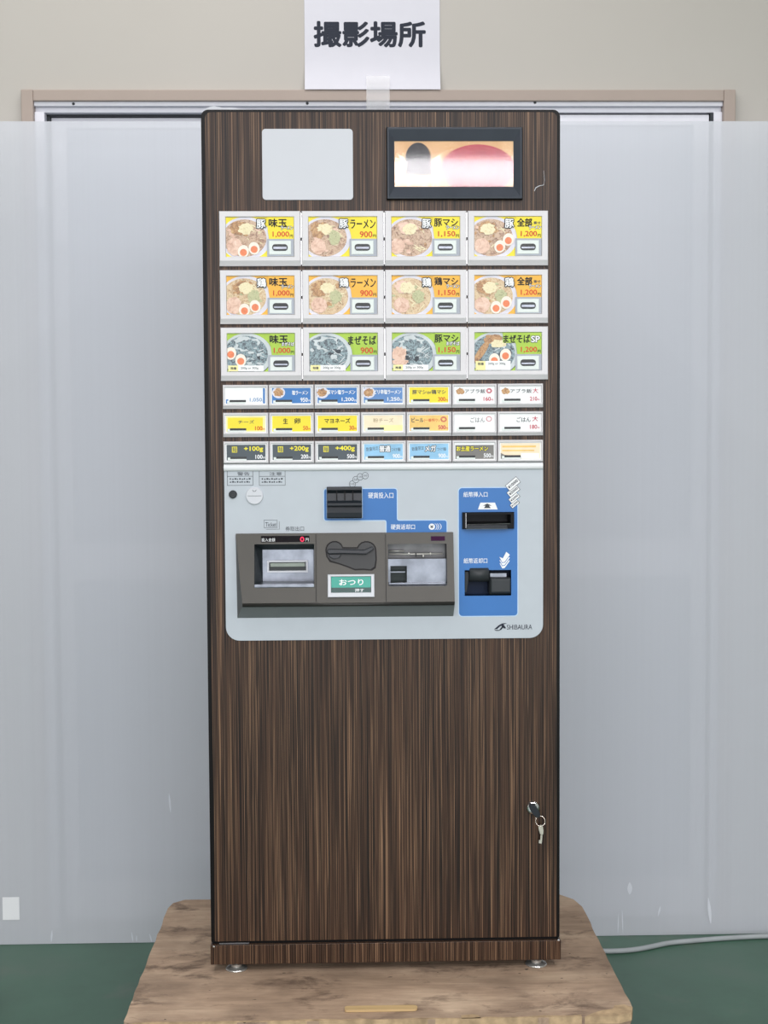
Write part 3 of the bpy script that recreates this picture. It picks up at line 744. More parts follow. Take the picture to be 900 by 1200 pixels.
SX = [mp(px, 495)[0] for px in (261.6, 315.3, 368.5, 422.4, 475.7, 529.0, 582.0, 636.0)]
SZ = [(mp(449, c)[1], mp(449, a)[1]) for a, c in ((450.4, 478.3), (482.9, 511.2), (516.3, 542.2))]
def smallcard(r, c, bg, draw, rim=CARDW):
    x0, x1 = SX[c] + 0.0004, SX[c + 1] - 0.0004; z0, z1 = SZ[r]
    low = 0.0055 if r < 2 else 0.002
    k0, k1, w0, w1 = x0 + 2.6 * PX, x1 - 2.6 * PX, z0 + (5.0 if r < 2 else 2.8) * PX, z1 - 2.8 * PX
    btn = bezel('option_button', x0, x1, z0, z1, k0, k1, w0, w1, low)
    cd = Card(btn, k0, k1, w0, w1); W, H = (k1 - k0) / PX, (w1 - w0) / PX
    cd.rect(0, 0, W, H, rim); cd.rect(1.2, 1.2, W - 1.2, H - 1.0, bg)
    draw(cd, W, H); cd.done()
    # push tab and black slot at the lower left
    a, d = cd.P(2.6, H - 1.2), cd.P(5.4, H - 4.4)
    mb = MB(); mb.box(a[0], d[0], CY - 0.0016, CY - 0.0007, a[1], d[1]); mb.build('push_tab', SWITCHW, btn)
    a, d = cd.P(5.4, H - 2.6), cd.P(24.5, H - 5.2)
    mb = MB(); mb.box(a[0], d[0], CY - 0.0013, CY - 0.0007, a[1], d[1]); mb.build('switch_window', SLOTD, btn)
    a, d = cd.P(5.4, H - 1.0), cd.P(24.5, H - 2.6)
    mb = MB(); mb.box(a[0], d[0], CY - 0.0013, CY - 0.0007, a[1], d[1]); mb.build('switch_edge', SWITCHW, btn)
    return cd, W, H
def bowl_at(cd, u, v): cd.poly(ell(u, v, 7.6, 6.6, 22), BOWLW); cd.poly(blob(u, v, 5.6, 4.8, int(u * 7)), BROWNF)
def prices(cd, W, H, p, m, u0=None): 
    L = len(p); u0 = u0 or W - 4.5 - L * 2.9
    cd.text(p, u0, H - 7.6, W - 4.6, H - 2.6, m, 0.04); cd.text('円', W - 4.2, H - 5.0, W - 1.8, H - 2.6, m, 0.03)
nil = lambda cd, W, H: None
# first small row
cd, W, H = smallcard(0, 0, CARDW, lambda cd, W, H: (cd.rect(W - 3.6, 1.2, W - 1.2, H - 1, SBLUE), cd.rect(1.2, H - 6, 4, H - 1, SBLUE)))  # blue card painted white where glare washes it out, blue edges left
prices(cd, W, H, '1,050', mat('glare_blue_ink', (120, 150, 190), 0.4))  # ink paled to carry the same glare
cd, W, H = smallcard(0, 1, SBLUE, lambda cd, W, H: bowl_at(cd, 9, 6.5)); cd.text('塩ラーメン', 24.5, 4, W - 4, 9.2, WHITE, 0.035); prices(cd, W, H, '950', WHITE)
cd, W, H = smallcard(0, 2, SBLUE, lambda cd, W, H: bowl_at(cd, 6.5, 7)); cd.text('豚マシ塩ラーメン', 12, 3.5, W - 3, 9, WHITE, 0.035); prices(cd, W, H, '1,200', WHITE)
cd, W, H = smallcard(0, 3, mat('card_blue_pale', (96, 142, 200), 0.3, var=0.1), lambda cd, W, H: bowl_at(cd, 7, 7)); cd.text('ピリ辛塩ラーメン', 13, 3.5, W - 3, 9, WHITE, 0.035); prices(cd, W, H, '1,250', WHITE)
cd, W, H = smallcard(0, 4, YELLOW, nil); cd.text('豚マシor鶏マシ', 4.5, 4, W - 4, 9.2, INKG, 0.03); prices(cd, W, H, '300', RED)
for c, p, col in ((5, '160', REDS), (6, '210', REDS)):
    cd, W, H = smallcard(0, c, CARDW, lambda cd, W, H: cd.poly(blob(7, 6, 5, 3.6, 5), BROWNF)); cd.text('アブラ飯', 12.5, 3.5, W - 11, 8.4, INKG, 0.02)
    cd.text('◎' if c == 5 else '大', W - 10, 2.6, W - 3.2, 8.6, REDS, 0.02); prices(cd, W, H, p, REDS)
# second small row
cd, W, H = smallcard(1, 0, PALEY, lambda cd, W, H: cd.rect(3, 3, W - 4, H - 2.5, YELLOW)); cd.text('チーズ', 15, 6, W - 14, 10, INKG, 0.02); prices(cd, W, H, '100', RED)  # pale margin painted in for glare on this card
cd, W, H = smallcard(1, 1, YELLOW, nil); cd.text('生', 14, 4, 19.5, 10.5, INK, 0.03); cd.text('卵', 27, 4, 34, 10.5, INK, 0.03); prices(cd, W, H, '50', RED)
cd, W, H = smallcard(1, 2, YELLOW, nil); cd.text('マヨネーズ', 9, 4.2, W - 9, 10, INK, 0.035); prices(cd, W, H, '30', RED)
cd, W, H = smallcard(1, 3, GLARE_CREAM, lambda cd, W, H: cd.rect(20, H - 8, W - 1.2, H - 1, PALEY)); cd.text('粉チーズ', 12, 4.4, W - 12, 9.4, mat('glare_brown_ink', (170, 156, 120), 0.4), 0.01)  # yellow card and wording paled, glare painted into the print
cd, W, H = smallcard(1, 4, PALEO, nil); cd.text('ビール', 3.5, 4, 17.5, 9.5, INKG, 0.03); cd.text('(一番搾り)', 18, 5.2, 36, 9.4, RED, 0.01); cd.text('◎', 37.5, 3, W - 3, 9.4, REDS, 0.01); prices(cd, W, H, '500', REDS)
cd, W, H = smallcard(1, 5, CARDW, nil); cd.text('ごはん', 19, 4, 36, 9.8, INKG, 0.0); cd.text('○', 37.5, 3, W - 3.5, 9, REDS, 0.0)
cd, W, H = smallcard(1, 6, CARDW, nil); cd.text('ごはん', 20, 4, 36.5, 9.8, INKG, 0.02); cd.text('大', 38.5, 3, W - 3.5, 9, REDS, 0.03); prices(cd, W, H, '180', REDS)
# third small row
for c, g_, p in ((0, '+100g', '100'), (1, '+200g', '200'), (2, '+400g', '500')):
    cd, W, H = smallcard(2, c, SLATE, lambda cd, W, H: cd.rect(7.5, 3.4, 13.6, 10.2, YTXT)); cd.text('麺', 8.0, 3.8, 13.1, 9.8, SLATE, 0.01); cd.text(g_, 21.5, 3.0, W - 4, 10.0, YTXT, 0.045); prices(cd, W, H, p, WHITE)
for c, big, p in ((3, '普通', '900'), (4, 'メガ', '900')):
    cd, W, H = smallcard(2, c, SKY, nil); cd.text('数量限定', 3.5, 4.4, 18, 9.0, SLATE, 0.0, rot=0.1); cd.text(big, 19, 3.0, 32, 10.5, WHITE, 0.04, INKG); cd.text('つけ麺', 33, 5.5, W - 4, 9.6, INKG, 0.0); prices(cd, W, H, p, WHITE)
cd, W, H = smallcard(2, 5, GREY, lambda cd, W, H: cd.rect(1.2, 1.2, W - 1.2, 3, CARDW)); cd.text('お土産ラーメン', 2.5, 4.2, W - 8, 10.2, YTXT, 0.04, INKG); prices(cd, W, H, '500', WHITE)
cd, W, H = smallcard(2, 6, GLARE_CREAM, lambda cd, W, H: (cd.rect(3, 4, W - 6, 6.2, PALEO), cd.rect(3, 9, W - 8, 10.6, PALEO), cd.poly([(1.2, H - 8), (6, H - 5.5), (25, H - 4), (25, H - 1), (1.2, H - 1)], GREY), cd.rect(25, H - 7.5, W - 2.4, H - 1.4, CARDW)))  # orange card washed out, glare painted into its colours

# ---------------------------------------------------------------- white ledge under the buttons, grey plate
x0, x1, z0, z1 = mrect(262.2, 542.6, 636.3, 551.3, -0.008)
b = MB(); prof = []
for i in range(9):
    a = math.radians(-90 + 180 * i / 8); prof.append((-0.001 - 0.0085 * max(0.0, math.cos(a)) ** 0.5, (z0 + z1) / 2 + (z1 - z0) / 2 * math.sin(a)))
n = len(prof)
b.add([(x0, y, z) for y, z in prof] + [(x1, y, z) for y, z in prof], [(i, i + 1, n + i + 1, n + i) for i in range(n - 1)] + [tuple(range(n)), tuple(range(n, 2 * n)), (0, n, 2 * n - 1, n - 1)])
b.build('ledge', mat('ledge_white', (234, 236, 238), 0.35, var=0.01), mach)
Rv = lambda l: list(reversed(l))
HB = mrect(541.5, 600, 602, 619.5, -0.004)        # banknote slot
HR = mrect(544.5, 668, 599, 698, -0.004)          # banknote return
# console footprint and slope
CX0, CX1 = mp(277, 670, -0.004)[0], mp(531.3, 650, -0.012)[0]
CZT = mp(404, 624.6, -0.010)[1]; CZF = mp(404, 708.8, -0.034)[1]; CZB = mp(404, 723.2, -0.004)[1]
YTOP, YBOT = -0.010, -0.034
def ys(z): return YTOP + (YBOT - YTOP) * (CZT - z) / (CZT - CZF)
HC = list(reversed(rr(CX0 + 0.006, CX1 - 0.006, CZB + 0.006, CZT - 0.004, 0)))
b = MB(); b.prism(rr(PX0, PX1, PZ0, PZ1, (0.024, 0.024, 0.001, 0.001), 8), [HC, Rv(rr(*HB, 0)), Rv(rr(*HR, 0))], -0.0042, -0.0013)
plate = b.build('front_plate', PLATE, mach, bevel=0.0006)
YPL = -0.0042
def on_plate(mb, name, m, **k): return mb.build(name, m, plate, recalc=False, **k)
def plate_text(body, px0, py0, px1, py1, m, bold=0.01, y=YPL - 0.0005, name='lettering', rot=0.0):
    return lettering(body, mrect(px0, py0, px1, py1, YPL), y, m, plate, bold, name, rot)
# blue fields with pale edges
def offset_poly(P, d):
    n = len(P); out = []
    for i in range(n):
        a, p, c = Vector(P[i - 1]), Vector(P[i]), Vector(P[(i + 1) % n])
        e1, e2 = (p - a), (c - p)
        if e1.length < 1e-9 or e2.length < 1e-9: out.append(tuple(p)); continue
        n1 = Vector((e1.y, -e1.x)).normalized(); n2 = Vector((e2.y, -e2.x)).normalized(); m_ = (n1 + n2)
        m_ = m_ / max(m_.length_squared / 2, 0.5); out.append((p.x + m_.x * d, p.y + m_.y * d))
    return out
def round_poly(P, rad, n=4):
    out = []
    for i in range(len(P)):
        a, p, c = Vector(P[i - 1]), Vector(P[i]), Vector(P[(i + 1) % len(P)]); r_ = rad[i]
        if r_ == 0: out.append(tuple(p)); continue
        s_, e = p + (a - p).normalized() * r_, p + (c - p).normalized() * r_
        for k in range(n + 1):
            t = k / n; q = s_ * (1 - t) ** 2 + p * 2 * t * (1 - t) + e * t * t; out.append((q.x, q.y))
    return out
ax0, ax1, azb, azt = mrect(380, 573, 465, 609.6, YPL)
bx0 = mp(453, 617, YPL)[0]; bx1 = mp(523.3, 617, YPL)[0]; bzt = mp(500, 610, YPL)[1]; bzb = CZT - 0.002
R5 = 0.0045
L = round_poly([(ax0, azb), (bx0, azb), (bx0, bzb), (bx1, bzb), (bx1, bzt), (ax1, bzt), (ax1, azt), (ax0, azt)], [R5, R5, 0, 0, R5, R5, R5, R5])
b = MB(); b.prism(offset_poly(L, 0.0016), [], YPL - 0.00015, YPL + 0.0002, 1); b.prism(L, [], YPL - 0.0003, YPL + 0.0002, 0); b.build('coin_field', [BLUE, BLUEEDGE], plate)
fx0, fx1, fz0, fz1 = mrect(537.8, 571.8, 606.3, 721.6, YPL)
L = rr(fx0, fx1, fz0, fz1, 0.006)
b = MB(); hl = [Rv(rr(*HB, 0)), Rv(rr(*HR, 0))]
b.prism(rr(fx0 - 0.0016, fx1 + 0.0016, fz0 - 0.0016, fz1 + 0.0016, 0.0072), hl, YPL - 0.00015, YPL + 0.0002, 1); b.prism(L, hl, YPL - 0.0003, YPL + 0.0002, 0); b.build('banknote_field', [BLUE, BLUEEDGE], plate)
# printed wording
plate_text('硬貨投入口', 431.5, 577, 461, 584, WHITE); plate_text('硬貨返却口', 458, 614.3, 486.3, 620.5, WHITE)
plate_text('紙幣挿入口', 543, 576.3, 571.3, 582.5, WHITE); plate_text('紙幣返却口', 543.3, 654, 571, 660.2, WHITE)
plate_text('券取出口', 334.5, 616.8, 356.3, 622.2, INKG, 0.0)
plate_text('SHIBAURA', 594, 732, 623.5, 737.6, NAVY, 0.0)
# maker's swoosh mark
b = MB()
def px_poly(pts, y, mi=0): b.poly(Rv([mp(p[0], p[1], YPL) for p in pts]), y, mi)
px_poly([(579, 737.5), (584, 733), (588, 730.6), (592, 730.2), (594, 730.6), (589.5, 731.8), (585.5, 734.4), (582.6, 737.2)], YPL - 0.0005)
px_poly([(586.2, 732.2), (590.2, 731.8), (593.2, 736.2), (590.5, 736.4)], YPL - 0.0006)
px_poly([(579.4, 738.2), (585, 738.3), (588.6, 733.5), (589.8, 735), (587.6, 737.8), (584.4, 739.2), (580.4, 739.0)], YPL - 0.0006)
on_plate(b, 'maker_emblem', NAVY)
# notices
for (q0, q1, ttl) in ((266.2, 296.6, '警告'), (303.6, 334.4, '注意')):
    b = MB()
    X = mrect(q0, 551.5, q1, 569, YPL); xm_, zz = mp((q0 + q1) / 2, 558.2, YPL)
    t_ = 0.0007
    b.rect(X[0], X[1], X[2], X[2] + t_, YPL - 0.0003); b.rect(X[0], X[0] + t_, X[2], X[3], YPL - 0.0003); b.rect(X[1] - t_, X[1], X[2], X[3], YPL - 0.0003); b.rect(X[0], X[1], zz - t_ / 2, zz + t_ / 2, YPL - 0.0003)
    for k in range(2):
        for j in range(9):
            w = (X[1] - X[0]) * 0.82 / 9; xx = X[0] + (X[1] - X[0]) * 0.1 + j * w; z_ = zz - 0.0058 - k * 0.0052
            b.rect(xx, xx + w * (0.5 + 0.3 * ((j * 7 + k) % 3) / 2), z_, z_ + 0.0028 - 0.001 * ((j + k) % 2), YPL - 0.0003)
    on_plate(b, 'notice_label', INKG)
    plate_text(ttl, q0 + 12, 553.2, q1 - 4, 557.2, INKG, 0.0)
# ticket pictogram
b = MB()
for (p0, p1, p2, p3) in ((309.3, 609.2, 325.0, 618.6), (312, 611.0, 327.6, 620.4)):
    X = mrect(p0, p1, p2, p3, YPL); t_ = 0.0005
    if p0 < 310: b.prism(rr(*X, 0), [Rv(rr(X[0] + t_, X[1] - t_, X[2] + t_, X[3] - t_, 0))], YPL - 0.0004, YPL)
    else:
        b.rect(X[0], X[1], X[2], X[2] + t_, YPL - 0.0003); b.rect(X[1] - t_, X[1], X[2], X[3], YPL - 0.0003)
on_plate(b, 'ticket_pictogram', INKG); plate_text('Ticket', 311, 612, 324, 617.2, INKG, 0.0)
# coin pictogram, four overlapping coins
b = MB()
for k, (cx_, cy_) in enumerate(((413, 567.2), (417.0, 562.0), (422.0, 558.8), (428.0, 557.4))):
    x, z = mp(cx_, cy_, YPL); rr_ = 3.9 * PX
    b.poly(ell(x, z, rr_, rr_ * 1.05), YPL - 0.0003 - k * 0.0001, 0); b.poly(ell(x, z, rr_ * 0.86, rr_ * 0.9), YPL - 0.00035 - k * 0.0001, 1)
    text_into(b, ('10', '50', '100', '500')[k], x - rr_ * 0.6, x + rr_ * 0.6, z - rr_ * 0.3, z + rr_ * 0.3, YPL - 0.00038 - k * 0.0001, 0)
on_plate(b, 'coin_pictogram', [INKG, PLATE])
b = MB()
x, z = mp(506.0, 617.2, YPL); r_ = 3.7 * PX
for k in range(3, -1, -1):
    b.poly(ell(x + k * 0.0042, z, r_ * (1 if k < 2 else 0.8), r_), YPL - 0.0004 - (3 - k) * 0.00012, 0)
    if k: b.poly(ell(x + k * 0.0042 - 0.0012, z, r_ * (1 if k < 2 else 0.8), r_), YPL - 0.00046 - (3 - k) * 0.00012, 1)
text_into(b, '¥', x - r_ * 0.5, x + r_ * 0.5, z - r_ * 0.5, z + r_ * 0.5, YPL - 0.001, 2, 0.03)
on_plate(b, 'returned_coin_pictogram', [WHITE, BLUE, NAVY])
# stack of banknotes
b = MB()
for k, (cx_, cy_, t) in enumerate(((601.0, 567.0, '¥10000'), (601.5, 575.5, '¥5000'), (602.5, 583.5, '¥2000'), (603.0, 590.5, '¥1000'))):
    x, z = mp(cx_, cy_, YPL); a = math.radians(40); w, h = (8.6 - k * 1.0) * PX, (4.4 - k * 0.5) * PX
    def RQ(w, h): return [(x + sx * w * math.cos(a) - sz * h * math.sin(a), z + sx * w * math.sin(a) + sz * h * math.cos(a)) for sx, sz in ((-1, -1), (1, -1), (1, 1), (-1, 1))]
    yk = YPL - 0.0010 + k * 0.00012
    b.poly(RQ(w, h), yk, 1); b.poly(RQ(w - 0.0008, h - 0.0008), yk - 0.00004, 0)
    text_into(b, t, x - w * 0.82, x + w * 0.82, z - h * 0.42, z + h * 0.42, yk - 0.00008, 1, 0.05, a)
on_plate(b, 'banknote_pictogram', [WHITE, INKG])
b = MB()
for k in range(3):
    o = k * 3.6
    P = [mp(q[0], q[1] + o, YPL) for q in ((585.2, 652.6), (589.2, 654.2), (593.2, 646.6), (597.4, 650.0), (591.4, 658.4), (588.6, 659.0))]
    P = Rv(P); b.poly(offset_poly(P, 0.0011), YPL - 0.0010 + 0.0002 * k, 1); b.poly(P, YPL - 0.0011 + 0.0002 * k, 0)
on_plate(b, 'returned_banknote_pictogram', [WHITE, BLUE])
# trapezoid sign above the slot
b = MB(); b.poly(Rv([mp(*p, YPL) for p in ((563, 589), (580, 589), (583.2, 597), (560, 597))]), YPL - 0.0005, 0)
b.poly(Rv([mp(*p, YPL) for p in ((566, 592.6), (571, 590), (576, 592.6), (573, 592.6), (575, 595.4), (567, 595.4), (569, 592.6))]), YPL - 0.0006, 1); on_plate(b, 'insert_arrow_sign', [WHITE, INKG])
# little key hole and the round white disc
x, z = mp(273, 579.3, YPL)
b = MB(); b.lathe([(0.0072, 0.0), (0.0070, -0.003), (0.0058, -0.004), (0.0040, -0.004), (0.0036, -0.0025)], (x, YPL, z), 'y', 20); b.build('key_cylinder', DKPL2, plate)
x, z = mp(298.3, 581, YPL)
b = MB(); b.lathe([(0.0150, 0.0), (0.0150, -0.0025), (0.0142, -0.0034)], (x, YPL, z), 'y', 32); disc = b.build('round_cover', WHITEB, plate)
b = MB(); b.rect(x - 0.012, x + 0.012, z - 0.0004, z + 0.0003, YPL - 0.0036)
b.tube([(x - 0.0035, YPL - 0.0036, z + 0.0105), (x - 0.0015, YPL - 0.0036, z + 0.0078), (x + 0.0015, YPL - 0.0036, z + 0.0078), (x + 0.0035, YPL - 0.0036, z + 0.0105)], 0.0004, 6)
b.build('cover_marking', INKG, plate)
# coin intake block
X = mrect(383, 570.3, 424.2, 607.3, -0.012); d = X[3] - X[2]
b = MB(); prof = [(YPL, X[3]), (-0.017, X[3]), (-0.0185, X[3] - d * 0.10), (-0.012, X[3] - d * 0.2), (-0.0135, X[3] - d * 0.44), (-0.019, X[3] - d * 0.52), (-0.019, X[3] - d * 0.60), (-0.013, X[3] - d * 0.64), (-0.017, X[3] - d * 0.82), (-0.016, X[3] - d * 0.97), (-0.014, X[2]), (YPL, X[2])]
n = len(prof); tri = tessellate_polygon([[Vector((y, z, 0)) for y, z in prof]])
b.add([(X[0], y, z) for y, z in prof] + [(X[1], y, z) for y, z in prof], [(i, (i + 1) % n, n + (i + 1) % n, n + i) for i in range(n)] + [tuple(t) for t in tri] + [tuple(n + i for i in t) for t in tri])
coin = b.build('coin_intake', DKPL, plate, bevel=0.0006)
b = MB()
for k in range(3):
    xx = X[0] + (X[1] - X[0]) * (0.27 + 0.23 * k); b.box(xx, xx + 0.0016, -0.0165, -0.0120, X[3] - d * 0.42, X[3] - d * 0.13)
b.build('coin_guide', BLACK, plate)
b = MB(); b.prism(rr(X[0] - 0.0008, X[1] + 0.0012, X[2] - 0.0008, X[3], 0.002), [], YPL - 0.0012, YPL); b.build('coin_intake_rim', BLUEEDGE, plate)
# banknote slot
x0, x1, z0, z1 = HB; e = 0.0045
b = MB(); b.rings([(x0, x1, z0, z1, 0.026), (x0, x1, z0, z1, -0.0105), (x0 + 0.001, x1 - 0.001, z0 + 0.001, z1 - 0.001, -0.0115), (x0 + 0.0075, x1 - 0.006, z0 + 0.0085, z1 - 0.004, -0.0115), (x0 + 0.009, x1 - 0.008, z0 + 0.011, z1 - 0.005, 0.024)], 0, False, True)
b.build('banknote_slot', mat('slot_black', (12, 14, 18), 0.3, spec=0.12), plate)
b = MB(); b.box(x0 + 0.0065, x1 - 0.012, -0.0165, -0.0115, z0 + 0.0002, z0 + 0.0072); b.build('banknote_guide', DKPL, plate, bevel=0.001)
b = MB(); b.tube([(x0 + 0.0060, -0.0155, z0 + 0.0004), (x1 - 0.0125, -0.0155, z0 + 0.0004)], 0.0006, 8); b.tube([(x0 + 0.0062, -0.0120, z0 + 0.002), (x0 + 0.0062, -0.0120, z1 - 0.001)], 0.0005, 8); b.tube([(x0 + 0.008, -0.0118, z0 + 0.0078), (x1 - 0.007, -0.0118, z0 + 0.0090)], 0.0004, 8)
b.build('guide_edge', CHROME, plate)
# banknote return
x0, x1, z0, z1 = HR
b = MB(); b.rings([(x0, x1, z0, z1, YPL - 0.0004), (x0, x1, z0, z1, 0.027)], 0, False, True); b.build('return_recess', mat('recess_navy', (16, 34, 62), 0.4, spec=0.15), plate)
X = mrect(550.3, 665, 573.6, 682.5, -0.012); cr_ = (X[3] - X[2]) / 2
b = MB(); b.lathe([(cr_ * 0.8, 0), (cr_, 0.0015), (cr_, X[1] - X[0] - 0.0015), (cr_ * 0.8, X[1] - X[0])], (X[0], 0.0015, (X[2] + X[3]) / 2), 'x', 28); o = b.build('return_roller', DKPL2, plate, smooth=True)
X = mrect(573.6, 677, 598.5, 696.5, -0.006)
b = MB(); b.rings([(X[0], X[1], X[2], X[3], 0.026), (X[0], X[1], X[2], X[3], -0.004), (X[0] + 0.003, X[1] - 0.001, X[2] + 0.004, X[3] - 0.002, -0.0095)], 0, False, True); b.build('return_flap', DKPL2, plate, bevel=0.0015)
X = mrect(574.5, 670.5, 593.5, 676, 0.004)
b = MB(); b.box(X[0], X[1], 0.004, 0.012, X[2], X[3] - 0.002); b.build('return_shelf', STEEL, plate)
X = mrect(545, 670, 549.5, 694, 0.002)
b = MB(); b.prism([(X[0], X[2]), (X[0] + 0.002, X[2]), (X[1], X[3] - 0.008), (X[1] - 0.001, X[3]), (X[0], X[3])], [], 0.0, 0.02); b.build('return_side_arm', DKPL, plate)

# ---------------------------------------------------------------- console
HT1 = mrect(298, 638, 368.3, 688, -0.022); HC1 = mrect(454.7, 637.8, 523.8, 686.5, -0.022)
fl = [(CX0, CZT), (CX1, CZT), (CX1 + 0.0005, CZF), (CX0 + 0.0125, CZF)]
fl = [(CX0 + 0.0125, CZF), (CX1 + 0.0005, CZF), (CX1, CZT), (CX0, CZT)]
h1, h2 = rr(*HT1, 0), rr(*HC1, (0.004, 0.004, 0, 0))
b = MB()
loops = [fl, Rv(h1), Rv(h2)]; flat = [p for l in loops for p in l]
b.add([(p[0], ys(p[1]), p[1]) for p in flat], [tuple(t) for t in tessellate_polygon([[Vector((p[0], p[1], 0)) for p in l] for l in loops])], 0)
F = [(p[0], ys(p[1]), p[1]) for p in fl]
foot = [(CX0 + 0.001, YPL, CZB), (CX1, YPL, CZB), (CX1, YPL, CZT), (CX0, YPL, CZT)]
b.add(F + foot, [(0, 1, 5, 4)], 1); b.add(F + foot, [(1, 2, 6, 5), (2, 3, 7, 6), (3, 0, 4, 7)], 0)
for l in (h1, h2):
    n = len(l); b.add([(p[0], ys(p[1]), p[1]) for p in l] + [(p[0], 0.027, p[1]) for p in l], [(i, (i + 1) % n, n + (i + 1) % n, n + i) for i in range(n)], 2)
cons = b.build('ticket_console', [CONSOLE, CONSOLE_D, DKPL2], mach, bevel=0.0)
md = cons.modifiers.new('bevel', 'BEVEL'); md.width = 0.0012; md.segments = 2; md.limit_method = 'ANGLE'; md.angle_limit = math.radians(25)
b = MB(); b.tube([(CX0 + 0.0125, YBOT + 0.0016, CZF + 0.0006), (CX1, YBOT + 0.0016, CZF + 0.0006)], 0.0034, 12); b.build('console_edge', mat('console_edge_dark', (44, 44, 42), 0.3), cons, smooth=True)
def slope(mb):
    mb.v = [(v[0], v[1] + ys(v[2]), v[2]) for v in mb.v]; return mb
def cb(mb, name, m, **k): return mb.build(name, m, cons, **k)
# amount display
X = mrect(305.8, 628, 362.6, 635.2, -0.012)
b = MB(); b.prism(rr(*X, 0), [], -0.0006, 0.0004); cb(slope(b), 'amount_display', LEDBG)
b = MB(); text_into(b, '投入金額', *mrect(306.6, 630.6, 322.4, 634.6, -0.012), -0.0009); text_into(b, '円', *mrect(358.2, 630.6, 361.6, 634.4, -0.012), -0.0009); cb(slope(b), 'lettering', WHITE, recalc=False)
b = MB(); text_into(b, '0', *mrect(351.8, 629, 356.4, 634.8, -0.012), -0.0009, 0, 0.02); cb(slope(b), 'amount_digit', LEDRED, recalc=False)
X = mrect(505, 628.4, 521.4, 633.6, -0.012)
b = MB(); b.prism(rr(*X, 0), [], -0.0006, 0.0004); cb(slope(b), 'small_display', LEDP)
# ticket outlet
x0, x1, z0, z1 = HT1; g0, g1, q0, q1 = mrect(313.3, 656.6, 360.8, 670.6, 0.016)
B0, B1, B2, B3 = mrect(307.8, 644.0, 367.4, 681.0, 0.018)
b = MB(); b.rings([(x0 + 0.0002, x1 - 0.0002, z0 + 0.0002, z1 - 0.0002, -0.012), (B0, B1, B2, B3, 0.018)])
b.v = [((v[0], ys(v[2]) + 0.001, v[2]) if k < 4 else v) for k, v in enumerate(b.v)]
cb(b, 'outlet_liner', mat('outlet_liner_shade', (44, 52, 56), 0.3, 0.3, var=0.2, scale=60))  # wall colour darkened to carry the shade of the recess
b = MB(); b.prism(rr(B0 - 0.0005, B1 + 0.0005, B2 - 0.0005, B3 + 0.0005, 0), [Rv(rr(g0 + 0.001, g1 - 0.001, q0 + 0.001, q1 - 0.001, 0))], 0.018, 0.020); cb(b, 'outlet_back_plate', STEEL)
b = MB(); b.rings([(g0, g1, q0, q1, 0.018), (g0, g1, q0, q1, 0.013), (g0 + 0.003, g1 - 0.003, q0 + 0.003, q1 - 0.003, 0.013), (g0 + 0.003, g1 - 0.003, q0 + 0.003, q1 - 0.003, 0.026)], 0, False, True); cb(b, 'outlet_slot', WHITEB)
b = MB(); b.box(g0 + 0.005, g1 - 0.005, 0.0155, 0.024, q0 + 0.0095, q1 - 0.0045); cb(b, 'ticket_flap', mat('pale_green_flap', (150, 160, 150), 0.4), bevel=0.001)
b = MB(); b.box(g0 + 0.003, g1 - 0.003, 0.016, 0.0255, q0 + 0.003, q0 + 0.0094); cb(b, 'slot_shadow_plate', SLOTD)
b = MB(); b.box(x0 - 0.0002, x1 + 0.0002, ys(z0) - 0.0012, ys(z0) + 0.012, z0 - 0.0003, z0 + 0.0058); cb(b, 'outlet_lip', STEEL, bevel=0.001)
# centre panel with lever and change button
X = mrect(371.3, 626.4, 450.8, 705.5, -0.022)
b = MB(); b.prism(rr(*X, 0.002), [], -0.0016, 0.0); cb(slope(b), 'centre_panel', CONSOLE, bevel=0.0006)
def lp(px, py): return mp(px, py, -0.023)
def lever_outline(g):
    P = []
    for a in range(180, 20, -20): P.append((392 + (9.2 + g) * math.cos(math.radians(a)), 645 - (9.2 + g) * math.sin(math.radians(a))))
    P += [(401.5 + g * 0.3, 643.2 - g), (419.5 - g * 0.3, 643.2 - g)]
    for a in range(160, -1, -20): P.append((429.5 + (10 + g) * math.cos(math.radians(a)), 645 - (9 + g) * math.sin(math.radians(a))))
    P += [(440 + g, 656), (438.6 + g, 664 + g), (434 + g, 667 + g), (426, 666.2 + g), (416, 666.6 + g), (408, 663.4 + g), (397, 659.6 + g), (388 - g, 657 + g), (384 - g, 652.5)]
    return Rv([lp(*p) for p in P])
b = MB(); b.prism(lever_outline(1.7), [], -0.0022, 0.0); cb(slope(b), 'lever_rim', BLACK)
b = MB(); b.prism(lever_outline(0), [], -0.0030, 0.0); cb(slope(b), 'lever_well', mat('lever_well_grey', (58, 59, 60), 0.45))
b = MB(); b.prism(Rv([lp(*p) for p in ((383.6, 644.6), (385, 643.4), (400, 643.6), (427, 644.2), (436.2, 640.4), (438.2, 643.4), (429, 649.2), (402, 648.6), (385, 649), (383.4, 647))]), [], -0.0095, -0.0025); cb(slope(b), 'return_lever', DKPL, bevel=0.0012)
b = MB(); b.prism(Rv([lp(*p) for p in ((385, 649.6), (400, 650), (397.6, 653.6), (391, 655), (386, 652.6))]), [], -0.0060, -0.0025); cb(slope(b), 'lever_pivot', DKPL, bevel=0.0008)
X = mrect(384, 673.2, 438.7, 699.3, -0.030)
b = MB(); b.rings([(X[0], X[1], X[2], X[3], 0.0), (X[0], X[1], X[2], X[3], -0.006), (X[0] + 0.001, X[1] - 0.001, X[2] + 0.001, X[3] - 0.001, -0.007), (X[0] + 0.0055, X[1] - 0.0055, X[2] + 0.0075, X[3] - 0.003, -0.007), (X[0] + 0.006, X[1] - 0.006, X[2] + 0.008, X[3] - 0.0035, -0.003)]); cb(slope(b), 'change_button_frame', WHITEB)
